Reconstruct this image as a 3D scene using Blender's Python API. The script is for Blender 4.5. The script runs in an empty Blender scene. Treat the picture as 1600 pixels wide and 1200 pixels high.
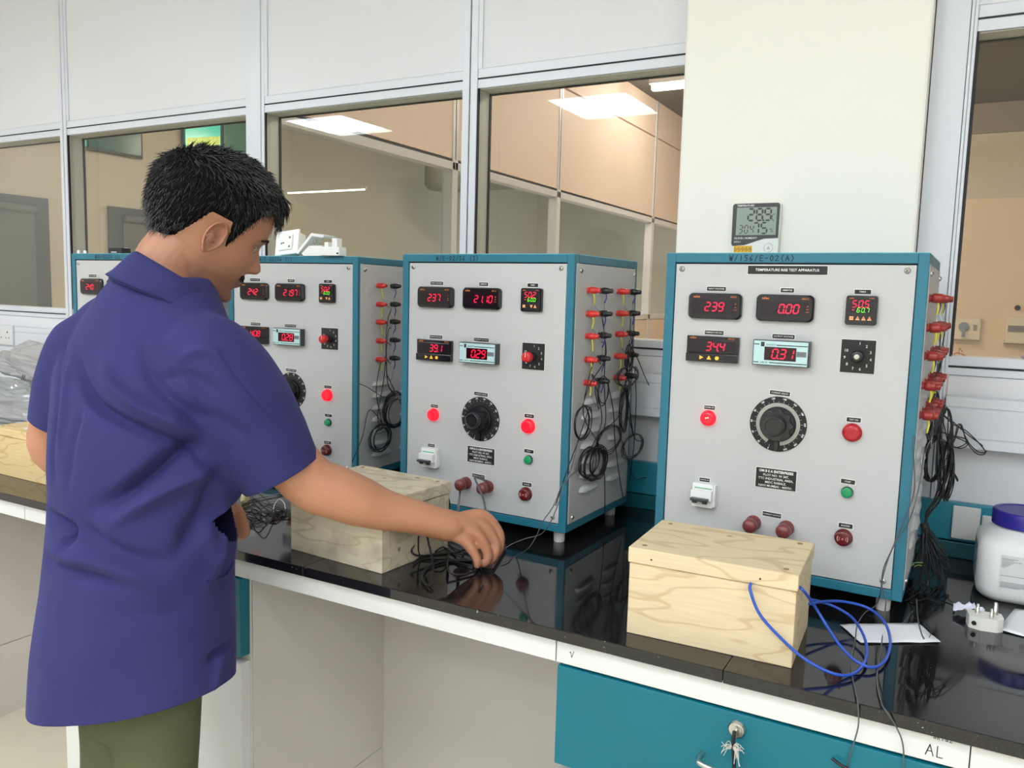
import bpy, bmesh, math, random
import numpy as np
from mathutils import Vector, Matrix, noise
random.seed(7)
SC = bpy.context.scene
COL = SC.collection
B = 0.87            # worktop height
PI = math.pi

# ------------------------------------------------------------------ camera
YAW, PITCH, ROLL, FPX = .5047, -.1098, .0275, 1274.75
_F = np.array([-math.sin(YAW)*math.cos(PITCH), math.cos(YAW)*math.cos(PITCH), math.sin(PITCH)])
_R = np.array([math.cos(YAW), math.sin(YAW), 0.]); _U = np.cross(_R, _F)
_R2 = math.cos(ROLL)*_R+math.sin(ROLL)*_U; _U2 = -math.sin(ROLL)*_R+math.cos(ROLL)*_U
_C = np.array([0, 0, B+.5166])
cd = bpy.data.cameras.new('camera'); cam = bpy.data.objects.new('camera', cd); COL.objects.link(cam)
m = Matrix(((_R2[0], _U2[0], -_F[0], _C[0]), (_R2[1], _U2[1], -_F[1], _C[1]), (_R2[2], _U2[2], -_F[2], _C[2]), (0, 0, 0, 1)))
cam.matrix_world = m
cd.sensor_fit = 'HORIZONTAL'; cd.sensor_width = 36; cd.lens = 36*FPX/1600; cd.clip_start = .05
SC.camera = cam
# ------------------------------------------------------------------ world, colour
wd = bpy.data.worlds.new('world'); SC.world = wd; wd.use_nodes = True
wd.node_tree.nodes['Background'].inputs[0].default_value = (.9, .95, 1, 1)
wd.node_tree.nodes['Background'].inputs[1].default_value = .9
SC.view_settings.view_transform = 'Standard'; SC.view_settings.look = 'None'
SC.view_settings.exposure = 0.10; SC.view_settings.gamma = 1; SC.view_settings.use_curve_mapping = False
LAMP = 18.6         # strength of the ceiling panel lights
WARM = 62.0         # strength of the tube lights next door

def at(px, py, x=None, y=None, z=None, w=None):
    """point of the place seen at a photo pixel, on a given plane or at a given distance"""
    d = _F+(px-800)/FPX*_R2-(py-600)/FPX*_U2
    if w is None:
        w = (x-_C[0])/d[0] if x is not None else (y-_C[1])/d[1] if y is not None else (z-_C[2])/d[2]
    return Vector(_C+w*d)

# ------------------------------------------------------------------ materials
def lin(c):
    return tuple((v/255/12.92 if v/255 <= .04045 else ((v/255+.055)/1.055)**2.4) for v in c)+(1,)
MAT = {}
def mat(name, rgb, rough=.5, metal=0, spec=None, emit=0, coat=0, noise_amt=0, noise_scale=6, bump=0, bump_scale=60, stretch=None, col2=None, trans=0, alpha=1):
    if name in MAT: return MAT[name]
    mt = bpy.data.materials.new(name); mt.use_nodes = True; nt = mt.node_tree; b = nt.nodes['Principled BSDF']
    c = lin(rgb); b.inputs['Base Color'].default_value = c
    b.inputs['Roughness'].default_value = rough; b.inputs['Metallic'].default_value = metal
    if spec is not None: b.inputs['Specular IOR Level'].default_value = spec
    if coat: b.inputs['Coat Weight'].default_value = coat; b.inputs['Coat Roughness'].default_value = .08
    if trans: b.inputs['Transmission Weight'].default_value = trans
    if alpha < 1: b.inputs['Alpha'].default_value = alpha
    if emit: b.inputs['Emission Color'].default_value = c; b.inputs['Emission Strength'].default_value = emit
    if noise_amt or bump or col2:
        tc = nt.nodes.new('ShaderNodeTexCoord'); mp = nt.nodes.new('ShaderNodeMapping'); nt.links.new(tc.outputs['Object'], mp.inputs[0])
        if stretch: mp.inputs['Scale'].default_value = stretch
        if noise_amt or col2:
            n = nt.nodes.new('ShaderNodeTexNoise'); n.inputs['Scale'].default_value = noise_scale; n.inputs['Detail'].default_value = 5
            nt.links.new(mp.outputs[0], n.inputs[0])
            mx = nt.nodes.new('ShaderNodeMix'); mx.data_type = 'RGBA'
            c2 = lin(col2) if col2 else tuple(v*(1-noise_amt) for v in c[:3])+(1,)
            mx.inputs[6].default_value = c; mx.inputs[7].default_value = c2
            rp = nt.nodes.new('ShaderNodeMapRange'); rp.inputs[1].default_value = .35; rp.inputs[2].default_value = .7
            nt.links.new(n.outputs[0], rp.inputs[0]); nt.links.new(rp.outputs[0], mx.inputs[0]); nt.links.new(mx.outputs[2], b.inputs['Base Color'])
        if bump:
            n2 = nt.nodes.new('ShaderNodeTexNoise'); n2.inputs['Scale'].default_value = bump_scale; n2.inputs['Detail'].default_value = 4
            nt.links.new(mp.outputs[0], n2.inputs[0]); bp = nt.nodes.new('ShaderNodeBump'); bp.inputs['Strength'].default_value = bump
            bp.inputs['Distance'].default_value = .002; nt.links.new(n2.outputs[0], bp.inputs['Height']); nt.links.new(bp.outputs[0], b.inputs['Normal'])
    MAT[name] = mt; return mt

def glass_mat(name, tint=(250, 252, 250), ior=1.5):
    mt = bpy.data.materials.new(name); mt.use_nodes = True; nt = mt.node_tree; nt.nodes.clear()
    o = nt.nodes.new('ShaderNodeOutputMaterial'); tr = nt.nodes.new('ShaderNodeBsdfTransparent'); gl = nt.nodes.new('ShaderNodeBsdfGlossy')
    fr = nt.nodes.new('ShaderNodeFresnel'); mx = nt.nodes.new('ShaderNodeMixShader')
    tr.inputs[0].default_value = lin(tint); gl.inputs['Roughness'].default_value = 0.0; fr.inputs[0].default_value = ior
    geo = nt.nodes.new('ShaderNodeNewGeometry'); mm = nt.nodes.new('ShaderNodeMath'); mm.operation = 'MULTIPLY'
    inv = nt.nodes.new('ShaderNodeMath'); inv.operation = 'SUBTRACT'; inv.inputs[0].default_value = 1
    nt.links.new(geo.outputs['Backfacing'], inv.inputs[1]); nt.links.new(fr.outputs[0], mm.inputs[0]); nt.links.new(inv.outputs[0], mm.inputs[1])
    nt.links.new(mm.outputs[0], mx.inputs[0]); nt.links.new(tr.outputs[0], mx.inputs[1]); nt.links.new(gl.outputs[0], mx.inputs[2]); nt.links.new(mx.outputs[0], o.inputs[0])
    MAT[name] = mt; return mt

def wood_mat(name, c1, c2, knot, dirt=0.0):
    mt = bpy.data.materials.new(name); mt.use_nodes = True; nt = mt.node_tree; b = nt.nodes['Principled BSDF']; L = nt.links.new
    b.inputs['Roughness'].default_value = .62; b.inputs['Specular IOR Level'].default_value = .25
    tc = nt.nodes.new('ShaderNodeTexCoord'); mp = nt.nodes.new('ShaderNodeMapping'); mp.inputs['Scale'].default_value = (2.2, 5, 9); L(tc.outputs['Object'], mp.inputs[0])
    nz = nt.nodes.new('ShaderNodeTexNoise'); nz.inputs['Scale'].default_value = 1.6; nz.inputs['Detail'].default_value = 2; L(mp.outputs[0], nz.inputs[0])
    mul = nt.nodes.new('ShaderNodeMath'); mul.operation = 'MULTIPLY'; mul.inputs[1].default_value = 52; L(nz.outputs[0], mul.inputs[0])
    fr = nt.nodes.new('ShaderNodeMath'); fr.operation = 'SINE'; L(mul.outputs[0], fr.inputs[0])
    rp = nt.nodes.new('ShaderNodeMapRange'); rp.inputs[1].default_value = .70; rp.inputs[2].default_value = 1.0; rp.inputs[3].default_value = 0; rp.inputs[4].default_value = .6; L(fr.outputs[0], rp.inputs[0])
    fine = nt.nodes.new('ShaderNodeTexNoise'); mp2 = nt.nodes.new('ShaderNodeMapping'); mp2.inputs['Scale'].default_value = (6, 90, 90); L(tc.outputs['Object'], mp2.inputs[0]); L(mp2.outputs[0], fine.inputs[0]); fine.inputs['Scale'].default_value = 2.5; fine.inputs['Detail'].default_value = 3
    mx = nt.nodes.new('ShaderNodeMix'); mx.data_type = 'RGBA'; mx.inputs[6].default_value = lin(c1); mx.inputs[7].default_value = lin(c2); L(rp.outputs[0], mx.inputs[0])
    mx2 = nt.nodes.new('ShaderNodeMix'); mx2.data_type = 'RGBA'; mx2.blend_type = 'MULTIPLY'; mx2.inputs[0].default_value = .35; L(mx.outputs[2], mx2.inputs[6])
    r2 = nt.nodes.new('ShaderNodeMapRange'); r2.inputs[1].default_value = .3; r2.inputs[2].default_value = .7; r2.inputs[3].default_value = .75; r2.inputs[4].default_value = 1.05; L(fine.outputs[0], r2.inputs[0]); L(r2.outputs[0], mx2.inputs[7])
    vo = nt.nodes.new('ShaderNodeTexVoronoi'); vo.inputs['Scale'].default_value = 9; mp3 = nt.nodes.new('ShaderNodeMapping'); mp3.inputs['Scale'].default_value = (1, 1.5, 1.5); L(tc.outputs['Object'], mp3.inputs[0]); L(mp3.outputs[0], vo.inputs[0])
    kr = nt.nodes.new('ShaderNodeMapRange'); kr.inputs[1].default_value = .03; kr.inputs[2].default_value = .075; kr.inputs[3].default_value = .8; kr.inputs[4].default_value = 0; L(vo.outputs['Distance'], kr.inputs[0])
    mx3 = nt.nodes.new('ShaderNodeMix'); mx3.data_type = 'RGBA'; mx3.inputs[7].default_value = lin(knot); L(kr.outputs[0], mx3.inputs[0]); L(mx2.outputs[2], mx3.inputs[6])
    last = mx3
    if dirt:
        dn = nt.nodes.new('ShaderNodeTexNoise'); dn.inputs['Scale'].default_value = 14; dn.inputs['Detail'].default_value = 4; L(tc.outputs['Object'], dn.inputs[0])
        dr = nt.nodes.new('ShaderNodeMapRange'); dr.inputs[1].default_value = .5; dr.inputs[2].default_value = .72; dr.inputs[3].default_value = 0; dr.inputs[4].default_value = dirt; L(dn.outputs[0], dr.inputs[0])
        mx4 = nt.nodes.new('ShaderNodeMix'); mx4.data_type = 'RGBA'; mx4.inputs[7].default_value = lin((120, 105, 85)); L(dr.outputs[0], mx4.inputs[0]); L(last.outputs[2], mx4.inputs[6]); last = mx4
    L(last.outputs[2], b.inputs['Base Color'])
    MAT[name] = mt; return mt

def granite_mat():
    mt = bpy.data.materials.new('black_granite'); mt.use_nodes = True; nt = mt.node_tree; b = nt.nodes['Principled BSDF']; L = nt.links.new
    tc = nt.nodes.new('ShaderNodeTexCoord')
    n = nt.nodes.new('ShaderNodeTexNoise'); n.inputs['Scale'].default_value = 700; n.inputs['Detail'].default_value = 2; L(tc.outputs['Object'], n.inputs[0])
    r = nt.nodes.new('ShaderNodeMapRange'); r.inputs[1].default_value = .55; r.inputs[2].default_value = .8; L(n.outputs[0], r.inputs[0])
    mx = nt.nodes.new('ShaderNodeMix'); mx.data_type = 'RGBA'; mx.inputs[6].default_value = lin((18, 18, 20)); mx.inputs[7].default_value = lin((64, 62, 62)); L(r.outputs[0], mx.inputs[0])
    # dust specks and smears lying on the polished stone
    v = nt.nodes.new('ShaderNodeTexNoise'); v.inputs['Scale'].default_value = 210; v.inputs['Detail'].default_value = 1; L(tc.outputs['Object'], v.inputs[0])
    vr = nt.nodes.new('ShaderNodeMapRange'); vr.inputs[1].default_value = .765; vr.inputs[2].default_value = .80; L(v.outputs[0], vr.inputs[0])
    mx2 = nt.nodes.new('ShaderNodeMix'); mx2.data_type = 'RGBA'; mx2.inputs[7].default_value = lin((170, 168, 165)); L(vr.outputs[0], mx2.inputs[0]); L(mx.outputs[2], mx2.inputs[6])
    L(mx2.outputs[2], b.inputs['Base Color'])
    s = nt.nodes.new('ShaderNodeTexNoise'); s.inputs['Scale'].default_value = 7; s.inputs['Detail'].default_value = 6; L(tc.outputs['Object'], s.inputs[0])
    sr = nt.nodes.new('ShaderNodeMapRange'); sr.inputs[1].default_value = .4; sr.inputs[2].default_value = .75; sr.inputs[3].default_value = .03; sr.inputs[4].default_value = .16; L(s.outputs[0], sr.inputs[0])
    L(sr.outputs[0], b.inputs['Roughness']); b.inputs['Specular IOR Level'].default_value = .62
    MAT['granite'] = mt; return mt

TEAL = mat('teal_enamel', (38, 114, 136), .36, spec=.5, noise_amt=.06, noise_scale=9)
TEALD = mat('teal_laminate', (6, 110, 128), .42, spec=.4, noise_amt=.10, noise_scale=4, bump=.05, bump_scale=300)
PANEL = mat('grey_panel_paint', (192, 193, 193), .42, spec=.4, noise_amt=.03, noise_scale=5, bump=.05, bump_scale=220)
BLACK = mat('black_plastic', (30, 29, 32), .35)
BLACKG = mat('glossy_black_plastic', (26, 24, 28), .12, spec=.6)
BLACKM = mat('matt_black', (24, 24, 25), .6)
SCREEN = mat('dark_red_filter', (46, 6, 14), .12, spec=.5)
MSCREEN = mat('meter_filter', (34, 22, 30), .1, spec=.5)
RED_LED = mat('red_led', (255, 16, 62), .4, emit=1.1)
GRN_LED = mat('green_led', (90, 235, 30), .4, emit=1.1)
ORANGE = mat('orange_print', (214, 120, 60), .5)
AMBER = mat('amber_key', (255, 190, 60), .4, emit=.25)
PEACHK = mat('peach_key', (248, 170, 110), .4)
WHITE = mat('white_plastic', (232, 233, 232), .35)
WHITEP = mat('white_print', (235, 235, 232), .6)
INK = mat('marker_ink', (8, 14, 44), .5)
INKB = mat('black_marker', (28, 26, 30), .5)
STEEL = mat('nickel_steel', (205, 203, 196), .28, metal=1)
CYANP = mat('pale_cyan_print', (186, 218, 220), .35)
ALU = mat('brushed_aluminium', (214, 218, 226), .38, metal=.35, noise_amt=.04, noise_scale=3)
ALUF = mat('white_coated_frame', (222, 225, 232), .32, spec=.5)
REVEAL = mat('frame_reveal', (196, 194, 186), .45)
GASKET = mat('black_gasket', (26, 25, 32), .6)
LAM = mat('white_laminate_panel', (229, 229, 232), .34, spec=.4, noise_amt=.05, noise_scale=1.2)
COLM = mat('cream_column_paint', (242, 239, 230), .6, noise_amt=.03, noise_scale=1.5, bump=.15, bump_scale=30)
REDP = mat('red_post_plastic', (208, 52, 46), .3, spec=.5)
REDD = mat('dull_red_post_plastic', (150, 44, 40), .35, spec=.5)
BROWNP = mat('maroon_post_plastic', (122, 58, 58), .28, spec=.5)
LAMPON = mat('lit_red_lens', (255, 18, 40), .2, emit=1.1)
LAMPOFF = mat('dark_red_lens', (176, 12, 34), .2, spec=.6, emit=.0)
GREENB = mat('green_lens', (24, 150, 96), .25, spec=.5)
BUZZ = mat('maroon_buzzer', (98, 18, 26), .25, spec=.6)
NYLON = mat('white_nylon', (226, 224, 220), .4)
KNOB = mat('phenolic_black', (32, 32, 36), .22, spec=.6)
RING = mat('printed_grey_ring', (168, 168, 158), .5)
WIREK = mat('black_wire', (26, 25, 27), .4)
WIREG = mat('grey_wire', (86, 88, 92), .35)
WIREB = mat('blue_wire', (38, 82, 190), .35)
YEL = mat('yellow_sleeve', (212, 204, 62), .5)
BLUS = mat('blue_sleeve', (62, 62, 150), .5)
PAPER = mat('white_paper', (232, 234, 240), .7)
WOODR = wood_mat('pine_pale', (224, 205, 168), (198, 168, 124), (120, 84, 52))
WOODM = wood_mat('pine_stained', (216, 206, 180), (186, 172, 142), (104, 84, 62), dirt=.45)
WOODL = wood_mat('pine_yellow', (222, 196, 146), (196, 162, 108), (130, 90, 55))
GRANITE = granite_mat()
PLATE = mat('white_plate', (228, 229, 228), .4, bump=.05)
LOUV = mat('louvre_paint', (192, 193, 193), .42, spec=.4)

# ------------------------------------------------------------------ mesh builder
class MB:
    def __init__(s, T=None): s.v = []; s.f = []; s.mi = []; s.sm = []; s.T = T
    def add(s, vs, fs, mi=0, smooth=False, T=None):
        o = len(s.v); T = T or s.T
        for p in vs:
            p = Vector(p); s.v.append(T @ p if T else p)
        for f in fs: s.f.append([i+o for i in f]); s.mi.append(mi); s.sm.append(smooth)
    def box(s, a, b, mi=0, T=None):
        x0, y0, z0 = a; x1, y1, z1 = b
        s.add([(x0, y0, z0), (x1, y0, z0), (x1, y1, z0), (x0, y1, z0), (x0, y0, z1), (x1, y0, z1), (x1, y1, z1), (x0, y1, z1)],
              [(0, 3, 2, 1), (4, 5, 6, 7), (0, 1, 5, 4), (1, 2, 6, 5), (2, 3, 7, 6), (3, 0, 4, 7)], mi, False, T)
    def prism(s, pts, y0, y1, mi=0, axis='y', T=None, smooth=False):
        """outline pts (u,v) extruded; axis y: (u,y,v); axis z: (u,v,z); axis x: (x,u,v)"""
        n = len(pts); mk = {'y': lambda u, v, h: (u, h, v), 'z': lambda u, v, h: (u, v, h), 'x': lambda u, v, h: (h, u, v)}[axis]
        vs = [mk(u, v, y0) for u, v in pts]+[mk(u, v, y1) for u, v in pts]
        fs = [tuple(range(n)), tuple(range(2*n-1, n-1, -1))]
        s.add(vs, fs, mi, False, T)
        s.add(vs, [(i, i+n, (i+1) % n+n, (i+1) % n) for i in range(n)], mi, smooth, T)
    def lathe(s, prof, o, ax, n=20, mi=0, T=None, smooth=True):
        """prof [(r,h)] turned around ax from o"""
        ax = Vector(ax).normalized(); a = ax.orthogonal().normalized(); b = ax.cross(a); o = Vector(o)
        vs = []; fs = []
        for r, h in prof:
            for k in range(n):
                t = 2*PI*k/n; vs.append(o+ax*h+(a*math.cos(t)+b*math.sin(t))*max(r, 1e-5))
        for i in range(len(prof)-1):
            for k in range(n): fs.append((i*n+k, i*n+(k+1) % n, (i+1)*n+(k+1) % n, (i+1)*n+k))
        s.add(vs, fs, mi, smooth, T)
        s.add(vs[:n], [tuple(range(n-1, -1, -1))], mi, False, T); s.add(vs[-n:], [tuple(range(n))], mi, False, T)
    def tube(s, pts, r, n=6, mi=0, T=None, caps=True, flat=1.0):
        pts = [Vector(p) for p in pts]; N = len(pts); vs = []; fs = []
        tang = [(pts[min(i+1, N-1)]-pts[max(i-1, 0)]).normalized() for i in range(N)]
        a = tang[0].orthogonal().normalized()
        for i in range(N):
            a = (a-tang[i]*a.dot(tang[i]))
            a = a.normalized() if a.length > 1e-8 else tang[i].orthogonal().normalized()
            b = tang[i].cross(a); rr = r[i] if isinstance(r, (list, tuple)) else r
            for k in range(n):
                t = 2*PI*k/n; vs.append(pts[i]+(a*math.cos(t)+b*math.sin(t)*flat)*rr)
        for i in range(N-1):
            for k in range(n): fs.append((i*n+k, i*n+(k+1) % n, (i+1)*n+(k+1) % n, (i+1)*n+k))
        s.add(vs, fs, mi, True, T)
        if caps: s.add(vs[:n], [tuple(range(n-1, -1, -1))], mi, False, T); s.add(vs[-n:], [tuple(range(n))], mi, False, T)
    def build(s, name, mats, parent=None, bevel=0, recenter=True, bseg=2):
        me = bpy.data.meshes.new(name)
        vs = s.v; loc = None
        if parent is None and recenter and vs:
            lo = [min(p[i] for p in vs) for i in range(3)]; hi = [max(p[i] for p in vs) for i in range(3)]
            loc = Vector(((lo[0]+hi[0])/2, (lo[1]+hi[1])/2, lo[2])); vs = [p-loc for p in vs]
        me.from_pydata([tuple(p) for p in vs], [], s.f)
        for mt in (mats if isinstance(mats, (list, tuple)) else [mats]): me.materials.append(mt)
        me.polygons.foreach_set('material_index', s.mi); me.polygons.foreach_set('use_smooth', s.sm)
        me.update()
        o = bpy.data.objects.new(name, me); COL.objects.link(o)
        if parent is not None: o.parent = parent
        if loc: o.location = loc
        if bevel:
            md = o.modifiers.new('bevel', 'BEVEL'); md.width = bevel; md.segments = bseg; md.limit_method = 'ANGLE'; md.angle_limit = .6
        return o

def tag(o, label=None, cat=None, group=None, kind=None):
    if label: o['label'] = label
    if cat: o['category'] = cat
    if group: o['group'] = group
    if kind: o['kind'] = kind
    return o
def empty(name, loc=(0, 0, 0), rz=0, label=None, cat=None, group=None, kind=None):
    o = bpy.data.objects.new(name, None); COL.objects.link(o); o.location = loc; o.rotation_euler = (0, 0, rz); o.empty_display_size = .05
    return tag(o, label, cat, group, kind)
def boxo(name, a, b, mt, parent=None, bevel=0):
    m_ = MB(); m_.box(a, b); return m_.build(name, mt, parent, bevel)
def struct(o): o['kind'] = 'structure'; return o
def spline(pts, k=8):
    P = [Vector(p) for p in pts]; P = [P[0]*2-P[1]]+P+[P[-1]*2-P[-2]]; out = []
    for i in range(1, len(P)-2):
        for j in range(k):
            t = j/k; a, b, c, d = P[i-1:i+3]
            out.append(.5*((2*b)+(c-a)*t+(2*a-5*b+4*c-d)*t*t+(3*b-a-3*c+d)*t**3))
    out.append(P[-2]); return out

def rrect(w, h, r, n=5, bulge=0):
    """rounded rectangle outline centred on 0"""
    pts = []
    for cx, cy, a0 in ((w/2-r, h/2-r, 0), (-w/2+r, h/2-r, 90), (-w/2+r, -h/2+r, 180), (w/2-r, -h/2+r, 270)):
        for k in range(n):
            a = math.radians(a0+90*k/(n-1)); pts.append((cx+r*math.cos(a), cy+r*math.sin(a)))
    if bulge: pts = [(x+math.copysign(bulge*(1-(2*y/h)**2), x), y) for x, y in pts]
    return pts

# text: a font curve turned into a mesh, laid on the panel (u to the right, v up, facing -y) of its parent
_tc = {}
def text_mesh(body, size, bold=0.0):
    k = (body, round(size, 5), bold)
    if k in _tc: return _tc[k]
    cu = bpy.data.curves.new('lettering', 'FONT'); cu.body = body; cu.size = size; cu.align_x = 'CENTER'; cu.align_y = 'CENTER'; cu.offset = bold*size; cu.resolution_u = 2
    o = bpy.data.objects.new('lettering', cu); COL.objects.link(o); dg = bpy.context.evaluated_depsgraph_get()
    me = bpy.data.meshes.new_from_object(o.evaluated_get(dg)); bpy.data.objects.remove(o); bpy.data.curves.remove(cu)
    _tc[k] = ([v.co.copy() for v in me.vertices], [list(p.vertices) for p in me.polygons]); bpy.data.meshes.remove(me)
    return _tc[k]
def add_text(mb, body, size, c, bold=.02, mi=0, ux=(1, 0, 0), uv=(0, 0, 1), sx=1.0, rot=0):
    vs, fs = text_mesh(body, size, bold); ux = Vector(ux); uv = Vector(uv); c = Vector(c); cr, sr = math.cos(rot), math.sin(rot)
    mb.add([c+ux*((v.x*cr-v.y*sr)*sx)+uv*(v.x*sr+v.y*cr) for v in vs], fs, mi)
SEG = {'0': 'abcdef', '1': 'bc', '2': 'abged', '3': 'abgcd', '4': 'fgbc', '5': 'afgcd', '6': 'afgedc', '7': 'abc', '8': 'abcdefg', '9': 'abfgcd', '-': 'g', 'C': 'adef'}
def add_digits(mb, s, h, c, mi=0, ux=(1, 0, 0), uv=(0, 0, 1), skew=.16, w=.55, th=.13, gap=.28):
    ux = Vector(ux); uv = Vector(uv); c = Vector(c); n = len([q for q in s if q != '.'])
    tot = n*w*h+(n-1)*gap*h; x = -tot/2; W_ = w*h; t = th*h/2; g = .04*h
    def seg(p, q):
        p = Vector((p[0], p[1])); q = Vector((q[0], q[1])); d = (q-p).normalized(); e = Vector((-d.y, d.x)); p = p+d*g; q = q-d*g
        pts = [p, p+d*t+e*t, q-d*t+e*t, q, q-d*t-e*t, p+d*t-e*t]
        mb.add([c+ux*(u.x+skew*u.y)+uv*u.y for u in pts], [(0, 5, 4, 3, 2, 1)], mi)
    for ch in s:
        if ch == '.':
            xx = x-gap*h*.5; mb.add([c+ux*(xx+a*t-skew*h/2)+uv*(-h/2+b*t) for a, b in ((-1, -1), (1, -1), (1, 1), (-1, 1))], [(0, 1, 2, 3)], mi); continue
        P = {'a': ((0, .5), (1, .5)), 'b': ((1, .5), (1, 0)), 'c': ((1, 0), (1, -.5)), 'd': ((0, -.5), (1, -.5)), 'e': ((0, 0), (0, -.5)), 'f': ((0, .5), (0, 0)), 'g': ((0, 0), (1, 0))}
        for k in SEG[ch]:
            (a, b), (cc, d) = P[k]; seg((x+a*W_, b*h), (x+cc*W_, d*h))
        x += W_+gap*h
# hand lettering: pen strokes as thin flat ribbons of ink
HW = {'W': [[(0, 1), (.25, 0), (.5, .7), (.72, 0), (1, 1)]], '/': [[(.1, -.1), (.9, 1.1)]], 'E': [[(.9, 1), (.1, 1), (.1, 0), (.9, 0)], [(.1, .5), (.8, .5)]], '-': [[(.15, .5), (.85, .5)]], '.': [[(.4, .45), (.6, .45)]],
      '0': [[(.5, 1), (.1, .7), (.1, .3), (.5, 0), (.9, .3), (.9, .7), (.5, 1)]], '2': [[(.1, .8), (.5, 1), (.9, .75), (.1, 0), (1, .05)]], '3': [[(.1, .95), (.8, .95), (.4, .55), (.9, .3), (.5, 0), (.1, .1)]],
      '6': [[(.8, 1), (.2, .5), (.2, .1), (.6, 0), (.85, .3), (.3, .45)]], '5': [[(.9, 1), (.2, 1), (.2, .6), (.8, .5), (.7, .05), (.1, 0)]], '1': [[(.5, 1), (.5, 0)]], '(': [[(.8, 1.1), (.3, .5), (.8, -.1)]], ')': [[(.2, 1.1), (.7, .5), (.2, -.1)]],
      'A': [[(0, 0), (.5, 1), (1, 0)], [(.2, .4), (.8, .4)]], 'L': [[(.2, 1), (.2, 0), (.9, 0)]], ' ': [], 'e': [[(.3, .3), (.7, .35), (.6, .6), (.3, .4), (.4, .1), (.75, .1)]], 'v': [[(0, .7), (.25, .85), (.5, .2), (.95, 1)]], 'M': [[(0, 0), (.3, 1), (.55, .35), (.85, 1), (1, 0)]],
      'd': [[(.8, .4), (.3, .5), (.2, .1), (.7, .05), (.85, 1)]], 'n': [[(.1, .5), (.1, 0), (.15, .35), (.5, .5), (.7, 0)]], 'i': [[(.4, .5), (.4, 0)]], 'u': [[(.1, .5), (.2, .05), (.6, .1), (.7, .5), (.75, 0)]], 'z': [[(.1, .5), (.7, .5), (.1, 0), (.9, .05)]]}
def add_hand(mb, s, h, c, mi=0, ux=(1, 0, 0), uv=(0, 0, 1), w=.62, pen=.09, adv=.9, nz=(0, -1, 0)):
    ux = Vector(ux); uv = Vector(uv); c = Vector(c); x = -len(s)*adv*h*.5
    for ch in s:
        for st in HW[ch]:
            for i in range(len(st)-1):
                a = Vector((x+st[i][0]*w*h, st[i][1]*h-h/2)); b = Vector((x+st[i+1][0]*w*h, st[i+1][1]*h-h/2)); d = (b-a).normalized(); e = Vector((-d.y, d.x))*pen*h/2; d = d*pen*h/2
                mb.add([c+ux*q.x+uv*q.y for q in (a-e-d, b-e+d, b+e+d, a+e-d)], [(0, 1, 2, 3)], mi)
        x += adv*h
# ------------------------------------------------------------------ room shell
Y = 1.904            # face of the glazed partition
H = 2.77
FLOORM = mat('beige_floor', (216, 208, 184), .38, noise_amt=.05, noise_scale=3)
CEIL = mat('ceiling_white', (225, 225, 222), .8)
struct(boxo('floor', (-7, -4.4, -.1), (3.2, 8.6, 0), FLOORM))
struct(boxo('ceiling', (-7, -4.4, H), (3.2, Y+.07, H+.1), CEIL))
WALLP = mat('wall_paint', (226, 224, 218), .7)
struct(boxo('wall_left', (-7.1, -4.4, 0), (-7, Y, H), WALLP)); struct(boxo('wall_right', (3.2, -4.4, 0), (3.3, 8.6, H), WALLP)); struct(boxo('wall_front', (-7.1, -4.5, 0), (3.3, -4.4, H), WALLP))
# ceiling panel lights (two of them are mirrored in the window glass)
PANELLIGHT = mat('light_diffuser', (240, 246, 255), .5, emit=LAMP)
def ceiling_light(cx, cy, lab):
    e = empty('ceiling_light', (cx, cy, H), 0, lab, 'light', 'square ceiling panel lights')
    boxo('frame', (-.31, -.31, -.012), (.31, .31, 0), ALUF, e); m_ = MB(); m_.box((-.29, -.29, -.016), (.29, .29, -.011)); m_.build('diffuser', PANELLIGHT, e)
ceiling_light(-2.42, -1.78, 'square white ceiling panel light, mirrored in the pane just left of the column')
ceiling_light(-4.75, -1.60, 'square white ceiling panel light, mirrored in the pane above the white sockets')
for i, x in enumerate((-6.1, -4.3, -2.5, -.7, 1.1)): ceiling_light(x, -.42, 'square white ceiling panel light above the working aisle')
for x, y in ((-.95, -1.85), (.6, -1.85), (2.2, -1.85), (-1.8, -3.3), (-.85, -3.3), (.9, -3.3), (2.2, -3.3)): ceiling_light(x, y, 'added square ceiling panel light behind the viewer for frontal fill')  # panels added for frontal fill, set where the panes do not mirror them

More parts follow.
